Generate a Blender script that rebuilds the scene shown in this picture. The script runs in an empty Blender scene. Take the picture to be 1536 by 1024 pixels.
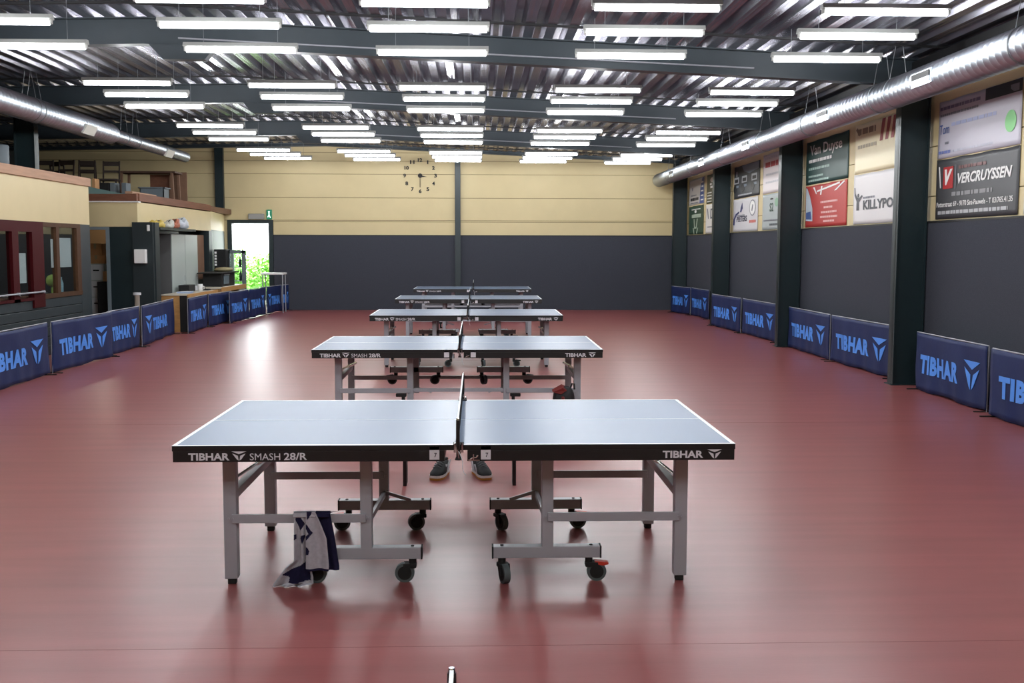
import bpy, bmesh, math, random
from mathutils import Vector, Matrix
R = random.Random(7)
sc = bpy.context.scene
COL = sc.collection
PI = math.pi

# ------------------------------------------------------------------ materials
def lin(c):
    return tuple(((v / 255) / 12.92 if v / 255 <= 0.04045 else (((v / 255) + 0.055) / 1.055) ** 2.4) for v in c)

MATS = {}
def mat(name, rgb, rough=0.6, metal=0.0, noise=0.0, nscale=20.0, bump=0.0, bscale=200.0, stretch=None, emit=0.0, spec=0.5, coat=0.0):
    if name in MATS: return MATS[name]
    m = bpy.data.materials.new(name); m.use_nodes = True
    nt = m.node_tree; b = nt.nodes['Principled BSDF']
    c = lin(rgb) + (1,)
    b.inputs['Base Color'].default_value = c
    b.inputs['Roughness'].default_value = rough
    b.inputs['Metallic'].default_value = metal
    b.inputs['Specular IOR Level'].default_value = spec
    b.inputs['Coat Weight'].default_value = coat
    if noise or bump:
        tc = nt.nodes.new('ShaderNodeTexCoord'); mp = nt.nodes.new('ShaderNodeMapping')
        nt.links.new(tc.outputs['Object'], mp.inputs['Vector'])
        if stretch: mp.inputs['Scale'].default_value = stretch
    if noise:
        n = nt.nodes.new('ShaderNodeTexNoise'); n.inputs['Scale'].default_value = nscale; n.inputs['Detail'].default_value = 5
        nt.links.new(mp.outputs[0], n.inputs['Vector'])
        rp = nt.nodes.new('ShaderNodeMapRange')
        rp.inputs['From Min'].default_value = 0.3; rp.inputs['From Max'].default_value = 0.7
        rp.inputs['To Min'].default_value = 1 - noise; rp.inputs['To Max'].default_value = 1 + noise
        nt.links.new(n.outputs['Fac'], rp.inputs['Value'])
        mx = nt.nodes.new('ShaderNodeMix'); mx.data_type = 'RGBA'; mx.blend_type = 'MULTIPLY'
        mx.inputs['Factor'].default_value = 1; mx.inputs['A'].default_value = c
        nt.links.new(rp.outputs[0], mx.inputs['B'])
        nt.links.new(mx.outputs['Result'], b.inputs['Base Color'])
    if bump:
        n2 = nt.nodes.new('ShaderNodeTexNoise'); n2.inputs['Scale'].default_value = bscale
        nt.links.new(mp.outputs[0], n2.inputs['Vector'])
        bp = nt.nodes.new('ShaderNodeBump'); bp.inputs['Strength'].default_value = bump; bp.inputs['Distance'].default_value = 0.004
        nt.links.new(n2.outputs['Fac'], bp.inputs['Height']); nt.links.new(bp.outputs[0], b.inputs['Normal'])
    if emit:
        b.inputs['Emission Color'].default_value = c; b.inputs['Emission Strength'].default_value = emit
    MATS[name] = m
    return m

TUBE = 14.0
M = dict(
    floor=mat('floor vinyl', (143, 79, 78), 0.33, noise=0.11, nscale=3.0, stretch=(0.22, 2.4, 1), bump=0.05, bscale=60, spec=0.45),
    seam=mat('floor seam', (120, 62, 62), 0.5),
    yellow=mat('cream yellow cladding', (205, 189, 145), 0.55, noise=0.03, nscale=2.0),
    yellowdark=mat('panel joint', (120, 104, 66), 0.8),
    dado=mat('charcoal carpet dado', (64, 67, 75), 0.95, noise=0.14, nscale=90, bump=0.4, bscale=350, spec=0.15),
    steelgreen=mat('dark green painted steel', (18, 36, 40), 0.45, noise=0.05, nscale=6),
    beam=mat('blue grey painted beam', (46, 56, 62), 0.5, noise=0.06, nscale=5),
    deck=mat('galvanised deck', (168, 166, 176), 0.27, 1.0, noise=0.10, nscale=7.0, stretch=(3, 0.4, 1)),
    duct=mat('galvanised duct', (186, 194, 202), 0.40, 1.0, noise=0.06, nscale=9),
    ductwhite=mat('duct register', (205, 205, 196), 0.5),
    dark=mat('near black', (14, 15, 17), 0.6),
    black=mat('black frame', (13, 14, 17), 0.45),
    rubber=mat('black rubber', (18, 19, 20), 0.75),
    grey=mat('silver grey painted steel', (158, 160, 167), 0.42, 0.1),
    chrome=mat('chrome', (205, 208, 212), 0.12, 1.0),
    wheel=mat('grey tyre', (78, 86, 88), 0.6),
    blue=mat('blue grey table surface', (74, 100, 132), 0.39, noise=0.02, nscale=3, spec=0.52),
    white=mat('white paint', (232, 232, 230), 0.55),
    whiteline=mat('white line', (236, 240, 242), 0.45),
    housing=mat('white enamel', (150, 152, 148), 0.4),
    navy=mat('navy barrier cloth', (29, 42, 84), 0.6, noise=0.10, nscale=4, bump=0.3, bscale=18, spec=0.22),
    sky=mat('sky blue print', (78, 146, 236), 0.5),
    red=mat('red lever', (190, 52, 36), 0.5),
    card=mat('white card', (214, 214, 220), 0.7),
    ink=mat('dark ink', (26, 30, 40), 0.7),
    darkred=mat('dark red frame', (64, 7, 13), 0.6, spec=0.12),
    brownframe=mat('brown window frame', (78, 54, 38), 0.6, noise=0.12, nscale=12, spec=0.15),
    slat=mat('dark slat', (40, 50, 55), 0.5, noise=0.05, nscale=8),
    fascia=mat('raw wood fascia', (168, 130, 102), 0.65, noise=0.16, nscale=5, stretch=(1, 0.3, 4)),
    brownbeam=mat('brown beam', (112, 70, 50), 0.65, noise=0.16, nscale=6, stretch=(1, 0.3, 4)),
    tan=mat('tan wall', (120, 96, 66), 0.8),
    olive=mat('olive panel', (150, 140, 105), 0.7),
    greywall=mat('grey green panel', (112, 124, 118), 0.6),
    cabinet=mat('grey steel cabinet', (172, 182, 178), 0.42),
    cabshade=mat('grey cabinet side with shade in colour', (92, 92, 92), 0.5),  # darker than the doors: the shade on the sides is put into the colour
    wood=mat('beech desk', (190, 142, 84), 0.5, noise=0.14, nscale=6, stretch=(1, 4, 4)),
    woodtop=mat('pale desk top', (205, 196, 178), 0.45),
    darkwood=mat('dark brown wood', (74, 50, 38), 0.6, noise=0.15, nscale=8),
    chairwood=mat('very dark wood', (44, 32, 26), 0.6),
    midwood=mat('brown board', (116, 86, 66), 0.65, noise=0.12, nscale=5),
    cardboard=mat('cardboard', (182, 136, 92), 0.8, noise=0.06, nscale=9),
    teal=mat('teal sheet', (84, 110, 106), 0.7),
    tub=mat('grey plastic', (98, 108, 114), 0.55),
    paper=mat('paper', (206, 210, 214), 0.8),
    towelgrey=mat('grey terry', (176, 174, 182), 0.95, noise=0.08, nscale=60, bump=0.6, bscale=400, spec=0.1),
    towelnavy=mat('navy terry', (34, 32, 58), 0.95, noise=0.10, nscale=60, bump=0.6, bscale=400, spec=0.1),
    gum=mat('gum sole', (205, 140, 60), 0.6),
    shoegrey=mat('grey shoe mesh', (120, 122, 126), 0.8),
    shoeblack=mat('black shoe upper', (28, 29, 32), 0.7),
    bagred=mat('red nylon', (112, 34, 30), 0.6),
    bagblack=mat('black nylon', (20, 20, 23), 0.65, bump=0.2, bscale=60),
    leaf=mat('leaf', (128, 190, 74), 0.5, noise=0.25, nscale=3),
    bark=mat('bark', (90, 70, 50), 0.9),
    grass=mat('outdoor ground', (140, 144, 128), 0.9, noise=0.2, nscale=5),
    exitgreen=mat('exit green', (20, 110, 80), 0.4, emit=0.5),
    exitwhite=mat('exit pictogram', (225, 245, 235), 0.4, emit=1.5),
    tube=mat('fluorescent tube', (246, 250, 255), 0.4, emit=TUBE),
    socket=mat('grey lamp socket', (150, 150, 146), 0.5),
    wire=mat('steel wire', (130, 134, 138), 0.4, 0.8),
)

def glass_mat():
    m = bpy.data.materials.new('window glass'); m.use_nodes = True
    nt = m.node_tree; nt.nodes.clear()
    o = nt.nodes.new('ShaderNodeOutputMaterial'); mx = nt.nodes.new('ShaderNodeMixShader')
    t = nt.nodes.new('ShaderNodeBsdfTransparent'); g = nt.nodes.new('ShaderNodeBsdfGlossy'); f = nt.nodes.new('ShaderNodeLayerWeight'); pw = nt.nodes.new('ShaderNodeMath'); pw.operation = 'POWER'; pw.inputs[1].default_value = 4; ml = nt.nodes.new('ShaderNodeMath'); ml.operation = 'MULTIPLY_ADD'; ml.inputs[1].default_value = 0.6; ml.inputs[2].default_value = 0.03
    t.inputs[0].default_value = (0.86, 0.9, 0.89, 1); g.inputs['Roughness'].default_value = 0.02; f.inputs[0].default_value = 0.5; nt.links.new(f.outputs['Facing'], pw.inputs[0]); nt.links.new(pw.outputs[0], ml.inputs[0])
    nt.links.new(ml.outputs[0], mx.inputs[0]); nt.links.new(t.outputs[0], mx.inputs[1]); nt.links.new(g.outputs[0], mx.inputs[2])
    nt.links.new(mx.outputs[0], o.inputs[0])
    return m
M['glass'] = glass_mat()

# ------------------------------------------------------------------ mesh builder
class MB:
    def __init__(s): s.v = []; s.f = []; s.m = []; s.sm = []
    def add(s, vs, fs, mi=0, smooth=False):
        o = len(s.v); s.v += [tuple(p) for p in vs]
        for f in fs: s.f.append([i + o for i in f]); s.m.append(mi); s.sm.append(smooth)
        return s
    def box(s, x0, x1, y0, y1, z0, z1, mi=0, bev=0.0):
        x0, x1 = min(x0, x1), max(x0, x1); y0, y1 = min(y0, y1), max(y0, y1); z0, z1 = min(z0, z1), max(z0, z1)
        if bev:
            bm = bmesh.new(); bmesh.ops.create_cube(bm, size=1)
            for v in bm.verts:
                v.co = Vector(((x0 + x1) / 2 + v.co.x * (x1 - x0), (y0 + y1) / 2 + v.co.y * (y1 - y0), (z0 + z1) / 2 + v.co.z * (z1 - z0)))
            bmesh.ops.bevel(bm, geom=bm.edges[:] , offset=bev, segments=2, affect='EDGES', profile=0.5)
            bm.verts.index_update()
            s.add([v.co[:] for v in bm.verts], [[v.index for v in f.verts] for f in bm.faces], mi); bm.free(); return s
        return s.add([(x0, y0, z0), (x1, y0, z0), (x1, y1, z0), (x0, y1, z0), (x0, y0, z1), (x1, y0, z1), (x1, y1, z1), (x0, y1, z1)],
              [(0, 3, 2, 1), (4, 5, 6, 7), (0, 1, 5, 4), (1, 2, 6, 5), (2, 3, 7, 6), (3, 0, 4, 7)], mi)
    def bar(s, p0, p1, w, h, mi=0, up=(0, 0, 1)):
        p0 = Vector(p0); p1 = Vector(p1); d = (p1 - p0).normalized(); u = Vector(up)
        r = d.cross(u)
        if r.length < 1e-4: r = d.cross(Vector((0, 1, 0)))
        r.normalize(); u = r.cross(d).normalized()
        vs = []
        for p in (p0, p1):
            for a, b in ((-1, -1), (1, -1), (1, 1), (-1, 1)): vs.append(p + r * (a * w / 2) + u * (b * h / 2))
        return s.add(vs, [(0, 3, 2, 1), (4, 5, 6, 7), (0, 1, 5, 4), (1, 2, 6, 5), (2, 3, 7, 6), (3, 0, 4, 7)], mi)
    def cyl(s, p0, p1, r0, r1=None, n=16, mi=0, caps=True):
        r1 = r0 if r1 is None else r1
        p0 = Vector(p0); p1 = Vector(p1); d = (p1 - p0).normalized()
        a = d.orthogonal().normalized(); b = d.cross(a)
        vs = [p0 + (a * math.cos(2 * PI * i / n) + b * math.sin(2 * PI * i / n)) * r0 for i in range(n)]
        vs += [p1 + (a * math.cos(2 * PI * i / n) + b * math.sin(2 * PI * i / n)) * r1 for i in range(n)]
        s.add(vs, [(i, (i + 1) % n, n + (i + 1) % n, n + i) for i in range(n)], mi, True)
        if caps:
            s.add(vs, [list(range(n))[::-1], list(range(n, 2 * n))], mi)
        return s
    def tube(s, pts, r, n=8, mi=0):
        pts = [Vector(p) for p in pts]; vs = []; k = len(pts)
        rr = r if isinstance(r, (list, tuple)) else [r] * k
        a = None
        for i, p in enumerate(pts):
            d = (pts[min(i + 1, k - 1)] - pts[max(i - 1, 0)]).normalized()
            if a is None: a = d.orthogonal().normalized()
            a = (a - d * a.dot(d)).normalized(); b = d.cross(a)
            vs += [p + (a * math.cos(2 * PI * j / n) + b * math.sin(2 * PI * j / n)) * rr[i] for j in range(n)]
        fs = [(i * n + j, i * n + (j + 1) % n, (i + 1) * n + (j + 1) % n, (i + 1) * n + j) for i in range(k - 1) for j in range(n)]
        s.add(vs, fs, mi, True); s.add(vs, [list(range(n))[::-1], list(range((k - 1) * n, k * n))], mi)
        return s
    def prism(s, poly, o, u, w, t, mi=0):
        """polygon (a,b) -> o + u*a + w*b, extruded by vector t"""
        o, u, w, t = Vector(o), Vector(u), Vector(w), Vector(t); n = len(poly)
        vs = [o + u * a + w * b for a, b in poly]; vs += [v + t for v in vs]
        return s.add(vs, [list(range(n))[::-1], list(range(n, 2 * n))] + [(i, (i + 1) % n, n + (i + 1) % n, n + i) for i in range(n)], mi)
    def lathe(s, prof, c=(0, 0, 0), n=20, mi=0):
        vs = []; k = len(prof)
        for r, z in prof: vs += [(c[0] + r * math.cos(2 * PI * j / n), c[1] + r * math.sin(2 * PI * j / n), c[2] + z) for j in range(n)]
        s.add(vs, [(i * n + j, i * n + (j + 1) % n, (i + 1) * n + (j + 1) % n, (i + 1) * n + j) for i in range(k - 1) for j in range(n)], mi, True)
        return s.add(vs, [list(range(n))[::-1], list(range((k - 1) * n, k * n))], mi)
    def mesh(s, name, mats):
        me = bpy.data.meshes.new(name); me.from_pydata(s.v, [], s.f)
        for m in mats: me.materials.append(m)
        me.polygons.foreach_set('material_index', s.m); me.polygons.foreach_set('use_smooth', s.sm)
        bm = bmesh.new(); bm.from_mesh(me); bmesh.ops.recalc_face_normals(bm, faces=bm.faces); bm.to_mesh(me); bm.free()
        me.update(); return me
    def build(s, name, mats, parent=None, loc=None, rotz=0, label=None):
        if not isinstance(mats, (list, tuple)): mats = [mats]
        o = bpy.data.objects.new(name, s.mesh(name, mats)); COL.objects.link(o)
        if parent: o.parent = parent
        if loc: o.location = loc
        o.rotation_euler.z = rotz
        if label: o['label'] = label
        return o

def thing(name, label, cat, loc=(0, 0, 0), rotz=0, group=None):
    o = bpy.data.objects.new(name, None); COL.objects.link(o); o.empty_display_size = 0.1
    o.location = loc; o.rotation_euler.z = rotz
    return tag(o, label, cat, group)
def tag(o, label, cat, group=None, kind=None):
    o['label'] = label; o['category'] = cat
    if group: o['group'] = group
    if kind: o['kind'] = kind
    return o
def struct(o): o['kind'] = 'structure'; return o
KIDS = {}
def copy_tree(o, parent=None):
    c = o.copy(); COL.objects.link(c)
    if parent: c.parent = parent
    for ch in KIDS.get(o.name) or list(o.children): copy_tree(ch, c)
    return c
def dup(root, loc, label, rotz=None, group=None):
    c = copy_tree(root); c.location = loc; c['label'] = label
    if rotz is not None: c.rotation_euler.z = rotz
    if group: c['group'] = group
    return c

# text as mesh, scaled to width w and height h, on plane o + right*x + up*y
TXT = {}
def text_geo(body, bold=0.0, shear=0.0):
    k = (body, bold, shear)
    if k in TXT: return TXT[k]
    cu = bpy.data.curves.new('t', 'FONT'); cu.body = body; cu.size = 1; cu.offset = bold; cu.shear = shear; cu.resolution_u = 3; cu.space_character = 1.1 if bold > 0.04 else 1.0
    o = bpy.data.objects.new('t', cu); COL.objects.link(o)
    dg = bpy.context.evaluated_depsgraph_get(); dg.update()
    me = bpy.data.meshes.new_from_object(o.evaluated_get(dg))
    vs = [v.co.copy() for v in me.vertices]; fs = [list(p.vertices) for p in me.polygons]
    bpy.data.objects.remove(o); bpy.data.curves.remove(cu); bpy.data.meshes.remove(me)
    x0 = min(v.x for v in vs); x1 = max(v.x for v in vs); y0 = min(v.y for v in vs); y1 = max(v.y for v in vs)
    TXT[k] = ([((v.x - x0) / (x1 - x0), (v.y - y0) / (y1 - y0)) for v in vs], fs)
    return TXT[k]
def put_text(mb, body, o, right, up, w, h, mi=0, bold=0.0, shear=0.0, fn=None, thick=0.0012):
    vs, fs = text_geo(body, bold, shear); o, right, up = Vector(o), Vector(right), Vector(up); n = right.cross(up).normalized()
    P = [o + right * (a * w) + up * (b * h) for a, b in vs]
    if fn: P = [fn(p) for p in P]
    k = len(P); edges = {}
    for f in fs:
        for i in range(len(f)):
            e = (f[i], f[(i + 1) % len(f)])
            if (e[1], e[0]) in edges: del edges[(e[1], e[0])]
            else: edges[e] = 1
    V = P + [p + n * thick for p in P]
    F = [[i for i in f[::-1]] for f in fs] + [[i + k for i in f] for f in fs] + [(a, b, b + k, a + k) for a, b in edges]
    mb.add(V, F, mi)
LOGO = [[(0, 1), (1, 1), (0.5, 0.70)], [(0.06, 0.76), (0.42, 0.53), (0.47, 0.0), (0.36, 0.12)], [(0.94, 0.76), (0.64, 0.12), (0.53, 0.0), (0.58, 0.53)]]
def put_logo(mb, o, right, up, w, h, mi=0, fn=None, thick=0.0012):
    o, right, up = Vector(o), Vector(right), Vector(up); n = right.cross(up).normalized()
    for poly in LOGO:
        P = [o + right * (a * w) + up * (b * h) for a, b in poly]
        if fn: P = [fn(p) for p in P]
        k = len(P)
        mb.add(P + [p + n * thick for p in P], [list(range(k))[::-1], list(range(k, 2 * k))] + [(i, (i + 1) % k, k + (i + 1) % k, k + i) for i in range(k)], mi)

# ------------------------------------------------------------------ camera
f, yaw, pitch, roll, H = 1588.7, 0.03271, 0.08835, 0.001935, 1.7158
fw = Vector((math.sin(yaw) * math.cos(pitch), math.cos(yaw) * math.cos(pitch), -math.sin(pitch)))
rt = Vector((math.cos(yaw), -math.sin(yaw), 0)); dn = -rt.cross(fw)
r2 = rt * math.cos(roll) - dn * math.sin(roll); d2 = rt * math.sin(roll) + dn * math.cos(roll)
cam = bpy.data.objects.new('camera', bpy.data.cameras.new('camera')); COL.objects.link(cam)
mw = Matrix.Identity(4)
for i in range(3): mw[i][0] = r2[i]; mw[i][1] = -d2[i]; mw[i][2] = -fw[i]
mw[0][3], mw[1][3], mw[2][3] = 0, 0, H
cam.matrix_world = mw
cam.data.sensor_width = 36; cam.data.lens = f * 36 / 1536; cam.data.clip_start = 0.05; cam.data.clip_end = 300
sc.camera = cam

# ------------------------------------------------------------------ room shell
XR, YB, XL, YN = 5.65, 29.25, -12.4, -4.0
def roofz(x): return 4.28 - 0.045 * x if x > -4 else 4.46 + 0.02 * (x + 4)
def beambot(x): return roofz(x) - 0.32

mb = MB(); mb.box(XL - 0.2, XR + 0.2, YN - 0.2, YB + 0.2, -0.2, 0)
struct(mb.build('floor', M['floor']))
mb = MB()
for y in (4.45, 10.27, 16.1, 21.9, 27.7): mb.box(-6.4, 5.2, y - 0.0012, y + 0.0012, 0.0, 0.0006)
struct(mb.build('trim_1', M['seam']))

# corrugated steel deck
mb = MB(); prof = []
x = XL - 0.3
while x < XR + 0.4:
    for dx, dz in ((0, 0), (0.03, 0), (0.055, 0.002), (0.08, 0), (0.11, 0), (0.145, 0.085), (0.215, 0.085)): prof.append((x + dx, roofz(x + dx) + dz))
    x += 0.25
ys = [YN - 0.3, 5, 14, 23, YB + 0.4]
n = len(prof); vs = [(px, y, pz) for y in ys for px, pz in prof] + [(px, y, pz + 0.012) for y in ys for px, pz in prof]
fs = []
o2 = n * len(ys)
for j in range(len(ys) - 1):
    for i in range(n - 1):
        q = (j * n + i, j * n + i + 1, (j + 1) * n + i + 1, (j + 1) * n + i); fs.append(q); fs.append(tuple(o2 + k for k in q[::-1]))
mb.add(vs, fs); struct(mb.build('ceiling', M['deck']))
# roof membrane above the deck keeps daylight out
mb = MB()
for xa, xb in ((XL - 0.3, -4), (-4, XR + 0.4)):
    za, zb = roofz(xa) + 0.12, roofz(xb) + 0.12
    mb.add([(xa, YN - .3, za), (xb, YN - .3, zb), (xb, YB + .4, zb), (xa, YB + .4, za), (xa, YN - .3, za + .1), (xb, YN - .3, zb + .1), (xb, YB + .4, zb + .1), (xa, YB + .4, za + .1)],
           [(0, 3, 2, 1), (4, 5, 6, 7), (0, 1, 5, 4), (1, 2, 6, 5), (2, 3, 7, 6), (3, 0, 4, 7)])
struct(mb.build('roof', M['dark']))

def strips(mb, zs, fn, mi=0):
    for a, b in zip(zs[:-1], zs[1:]): fn(a + 0.006, b - 0.006)
# right wall: cream cladding over a charcoal dado
mb = MB(); mb.box(XR + 0.02, XR + 0.2, YN, YB + 0.2, 0, 4.2, 1)
strips(mb, [2.04, 2.36, 2.97, 3.60, 4.2], lambda a, b: mb.box(XR, XR + 0.03, YN, YB, a, b, 0))
struct(mb.build('wall_right', [M['yellow'], M['yellowdark']]))
mb = MB(); mb.box(XR - 0.03, XR + 0.02, YN, YB - 0.03, 0, 2.03, 0); mb.box(XR - 0.035, XR + 0.02, YN, YB - 0.03, 2.03, 2.055, 1)
struct(mb.build('trim_2', [M['dado'], M['dark']]))
mb = MB(); mb.box(XR - 0.28, XR + 0.01, YN, YB - 0.03, 3.86, 4.0); struct(mb.build('trim_8', M['dark']))
# back wall with the open exit
DX0, DX1, DZ = -6.68, -5.69, 2.36
mb = MB()
mb.box(XL, DX0 - 0.02, YB + 0.02, YB + 0.2, 0, 4.6, 1); mb.box(DX1 + 0.02, XR + 0.2, YB + 0.02, YB + 0.2, 0, 4.6, 1); mb.box(DX0 - 0.02, DX1 + 0.02, YB + 0.02, YB + 0.2, DZ + 0.02, 4.6, 1)
zs = [2.45, 3.06, 3.70, 4.05, 4.28, 4.6]
strips(mb, zs, lambda a, b: mb.box(XL, XR, YB, YB + 0.03, a, b, 0))
mb.box(XL, DX0 - 0.13, YB, YB + 0.03, 0, 2.44, 0); mb.box(DX1 + 0.13, XR, YB, YB + 0.03, 2.04, 2.405, 0); mb.box(DX1 + 0.13, XR, YB, YB + 0.03, 2.417, 2.444, 0)
struct(mb.build('wall_back', [M['yellow'], M['yellowdark']]))
mb = MB(); mb.box(DX1 + 0.13, XR - 0.03, YB - 0.03, YB + 0.02, 0, 2.03, 0); mb.box(DX1 + 0.13, XR - 0.03, YB - 0.035, YB + 0.02, 2.03, 2.055, 1)
struct(mb.build('trim_3', [M['dado'], M['dark']]))
mb = MB(); mb.box(XL - 0.2, XL, YN, YB + 0.2, 0, 4.7); struct(mb.build('wall_left', M['slat']))
mb = MB(); mb.box(XL, XR, YN - 0.2, YN, 0, 4.8); struct(mb.build('wall_front', M['yellow']))
# door frame of the open exit, door leaf folded outside
d = MB(); d.box(DX0 - 0.12, DX0, YB - 0.04, YB + 0.2, 0, DZ + 0.09); d.box(DX1, DX1 + 0.12, YB - 0.04, YB + 0.2, 0, DZ + 0.09); d.box(DX0, DX1, YB - 0.04, YB + 0.2, DZ, DZ + 0.09)
door = struct(d.build('door_1', M['steelgreen']))
lf = MB(); lf.box(DX0 - 1.0, DX0 - 0.06, YB + 0.24, YB + 0.285, 0.01, DZ - 0.02, 0, 0.004); lf.build('door_leaf', M['steelgreen'], door)
hb = MB(); hb.cyl((DX0 - 0.9, YB + 0.30, 1.05), (DX0 - 0.75, YB + 0.30, 1.05), 0.011); hb.build('door_handle', M['chrome'], door)

# I-section columns and roof beams
def i_col(y0, x0, x1, z0, z1, name='column'):
    m = MB(); m.box(x0, x0 + 0.014, y0, y0 + 0.17, z0, z1); m.box(x1 - 0.014, x1, y0, y0 + 0.17, z0, z1); m.box(x0, x1, y0 + 0.045, y0 + 0.06, z0, z1)
    if z0 == 0: m.box(x0 - 0.03, x1 + 0.02, y0 - 0.03, y0 + 0.2, 0, 0.012)
    return struct(m.build(name, M['steelgreen']))
BY = [2.9, 8.0, 13.1, 18.25, 23.45, 28.3]
for y in BY[1:]: i_col(y, 5.23, 5.60, 0, 3.75 if y < 28 else 3.95)
for y in (18.25, 13.1): i_col(y, -7.77, -7.43, 2.765 if y < 19 else 2.605, 4.06)
m_ = MB(); m_.box(-0.61, -0.46, YB - 0.13, YB - 0.116, 0, 4.3); m_.box(-0.61, -0.46, YB - 0.05, YB - 0.036, 0, 4.3); m_.box(-0.545, -0.53, YB - 0.12, YB - 0.04, 0, 4.3); struct(m_.build('column', M['steelgreen']))
m_ = MB(); m_.box(-7.08, -6.86, YB - 0.15, YB - 0.01, 2.61, 4.4); struct(m_.build('column', M['steelgreen']))
for i, y in enumerate(BY):
    m = MB()
    for xa, xb in ((XL, -4.0), (-4.0, 5.60)):
        dp = 0.09 if y > 28 else 0.318      # the end beam by the back wall is a slim one
        za, zb = roofz(xa) - dp, roofz(xb) - dp
        for ya, yb, h0, h1 in ((y, y + 0.17, 0, 0.016), (y, y + 0.17, dp - 0.014, dp), (y + 0.075, y + 0.09, 0.016, dp - 0.014)):
            m.add([(xa, ya, za + h0), (xb, ya, zb + h0), (xb, yb, zb + h0), (xa, yb, za + h0), (xa, ya, za + h1), (xb, ya, zb + h1), (xb, yb, zb + h1), (xa, yb, za + h1)],
                  [(0, 3, 2, 1), (4, 5, 6, 7), (0, 1, 5, 4), (1, 2, 6, 5), (2, 3, 7, 6), (3, 0, 4, 7)])
    bo = struct(m.build('roof_beam', M['beam']))
    if y < 28:
        h = MB(); h.prism([(-3.95, 4.15), (-3.15, 4.11), (-3.28, 3.965), (-3.78, 3.965)], (0, y + 0.01, 0), (1, 0, 0), (0, 0, 1), (0, 0.15, 0)); h.build('apex_bracket', M['beam'], bo)
        c = MB(); c.cyl((-3.6, y + 0.055, beambot(-3.6) + 0.10), (3.4, y + 0.055, beambot(3.4) + 0.11), 0.011, n=8)
        c.build('cable_conduit', M['grey'], bo)
    p = MB()
    for xa, xb in ((XL, -4.0), (-4.0, 5.60)): p.bar((xa, y - 0.8, roofz(xa) - 0.012), (xb, y - 0.8, roofz(xb) - 0.012), 0.03, 0.024)
    struct(p.build('roof_purlin', M['dark']))

# ------------------------------------------------------------------ office block and mezzanine on the left
XA = -6.8; YR = 20.8
mb = MB(); mb.box(XA - 0.12, XA, 6, 18.92, 2.1, 2.765, 0); mb.box(-9.3, XA - 0.12, 18.80, 18.92, 2.1, 2.765, 0)
struct(mb.build('wall_office_fascia', M['yellow']))
mb = MB(); mb.box(XA - 0.16, XA + 0.035, 6, 18.95, 2.765, 2.905, 0, 0.004); struct(mb.build('trim_4', M['fascia']))
mb = MB()
for k in range(6): mb.box(XA - 0.05, XA, 6, 18.45, 0.0 + k * 0.15, 0.142 + k * 0.15, 0, 0.006)
mb.box(XA - 0.09, XA - 0.045, 6, 18.45, 0, 0.9)
mb.box(XA - 0.12, XA, 18.45, 18.92, 0, 2.1); mb.box(-9.3, XA - 0.12, 18.80, 18.92, 0, 2.1)
struct(mb.build('wall_office', M['slat']))
mb = MB(); mb.box(-9.4, -9.3, 6, 24.1, 0, 2.45); mb.box(-9.3, XA - 0.1, 5.9, 6.0, 0, 2.7); struct(mb.build('wall_office_back', M['tan']))
mb = MB(); mb.box(XL, XA - 0.12, 6, 18.92, 2.66, 2.765); mb.box(XL, -6.68, YR + 0.09, 29.2, 2.60, 2.735); mb.box(XL, -9.4, 18.92, YR + 0.09, 2.60, 2.735); struct(mb.build('floor_mezzanine', M['midwood']))
# brown window
w = MB(); w.box(XA - 0.09, XA + 0.02, 16.84, 18.45, 0.90, 0.97); w.box(XA - 0.07, XA + 0.01, 16.84, 18.45, 2.03, 2.1)
w.box(XA - 0.07, XA + 0.01, 18.28, 18.45, 0.97, 2.03); w.box(XA - 0.07, XA + 0.01, 17.40, 17.52, 0.97, 2.03)
w.box(XA - 0.07, XA + 0.01, 16.84, 16.88, 0.97, 2.03)
win = struct(w.build('window_1', M['brownframe']))
g = MB(); g.box(XA - 0.035, XA - 0.03, 16.88, 17.40, 0.97, 2.03); g.build('window_pane', M['glass'], win)
g = MB(); g.box(XA - 0.035, XA - 0.03, 17.52, 18.28, 0.97, 2.03); g.build('window_pane', M['glass'], win)
# dark red glazed unit
w = MB(); w.box(XA - 0.06, XA + 0.03, 6, 16.84, 1.94, 2.1); w.box(XA - 0.06, XA + 0.03, 16.42, 16.84, 0.78, 1.94); w.box(XA - 0.06, XA + 0.03, 15.72, 15.93, 0.90, 1.94)
for y in (14.3, 12.4, 10.5, 8.6): w.box(XA - 0.06, XA + 0.03, y, y + 0.2, 0.90, 1.94)
w.box(XA - 0.06, XA + 0.03, 6, 16.42, 0.90, 0.94)
win2 = struct(w.build('window_2', M['darkred']))
yy = [8.8, 10.5, 10.7, 12.4, 12.6, 14.3, 14.5, 15.72, 15.93, 16.42]
for a, b in zip(yy[::2], yy[1::2]):
    g = MB(); g.box(XA - 0.02, XA - 0.015, a, b, 0.94, 1.94); g.build('window_pane', M['glass'], win2)
g = MB(); g.cyl((XA + 0.06, 14.6, 1.02), (XA + 0.06, 16.75, 1.02), 0.014, n=10); g.box(XA + 0.03, XA + 0.07, 16.70, 16.74, 1.0, 1.04); g.box(XA + 0.03, XA + 0.07, 15.8, 15.84, 1.0, 1.04); g.build('push_bar', M['grey'], win2, label='horizontal grey metal push bar')
mb = MB(); mb.box(-7.35, XA - 0.1, 8, 16.8, 0.91, 0.95, 0, 0.004); cnt = mb.build('counter', M['brownbeam']); tag(cnt, 'brown wooden counter ledge behind the dark red glazed front', 'counter')
mb = MB(); mb.box(-7.33, -7.28, 8.05, 16.75, 0.0, 0.91); mb.build('counter_panel', M['dark'], cnt)

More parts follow.
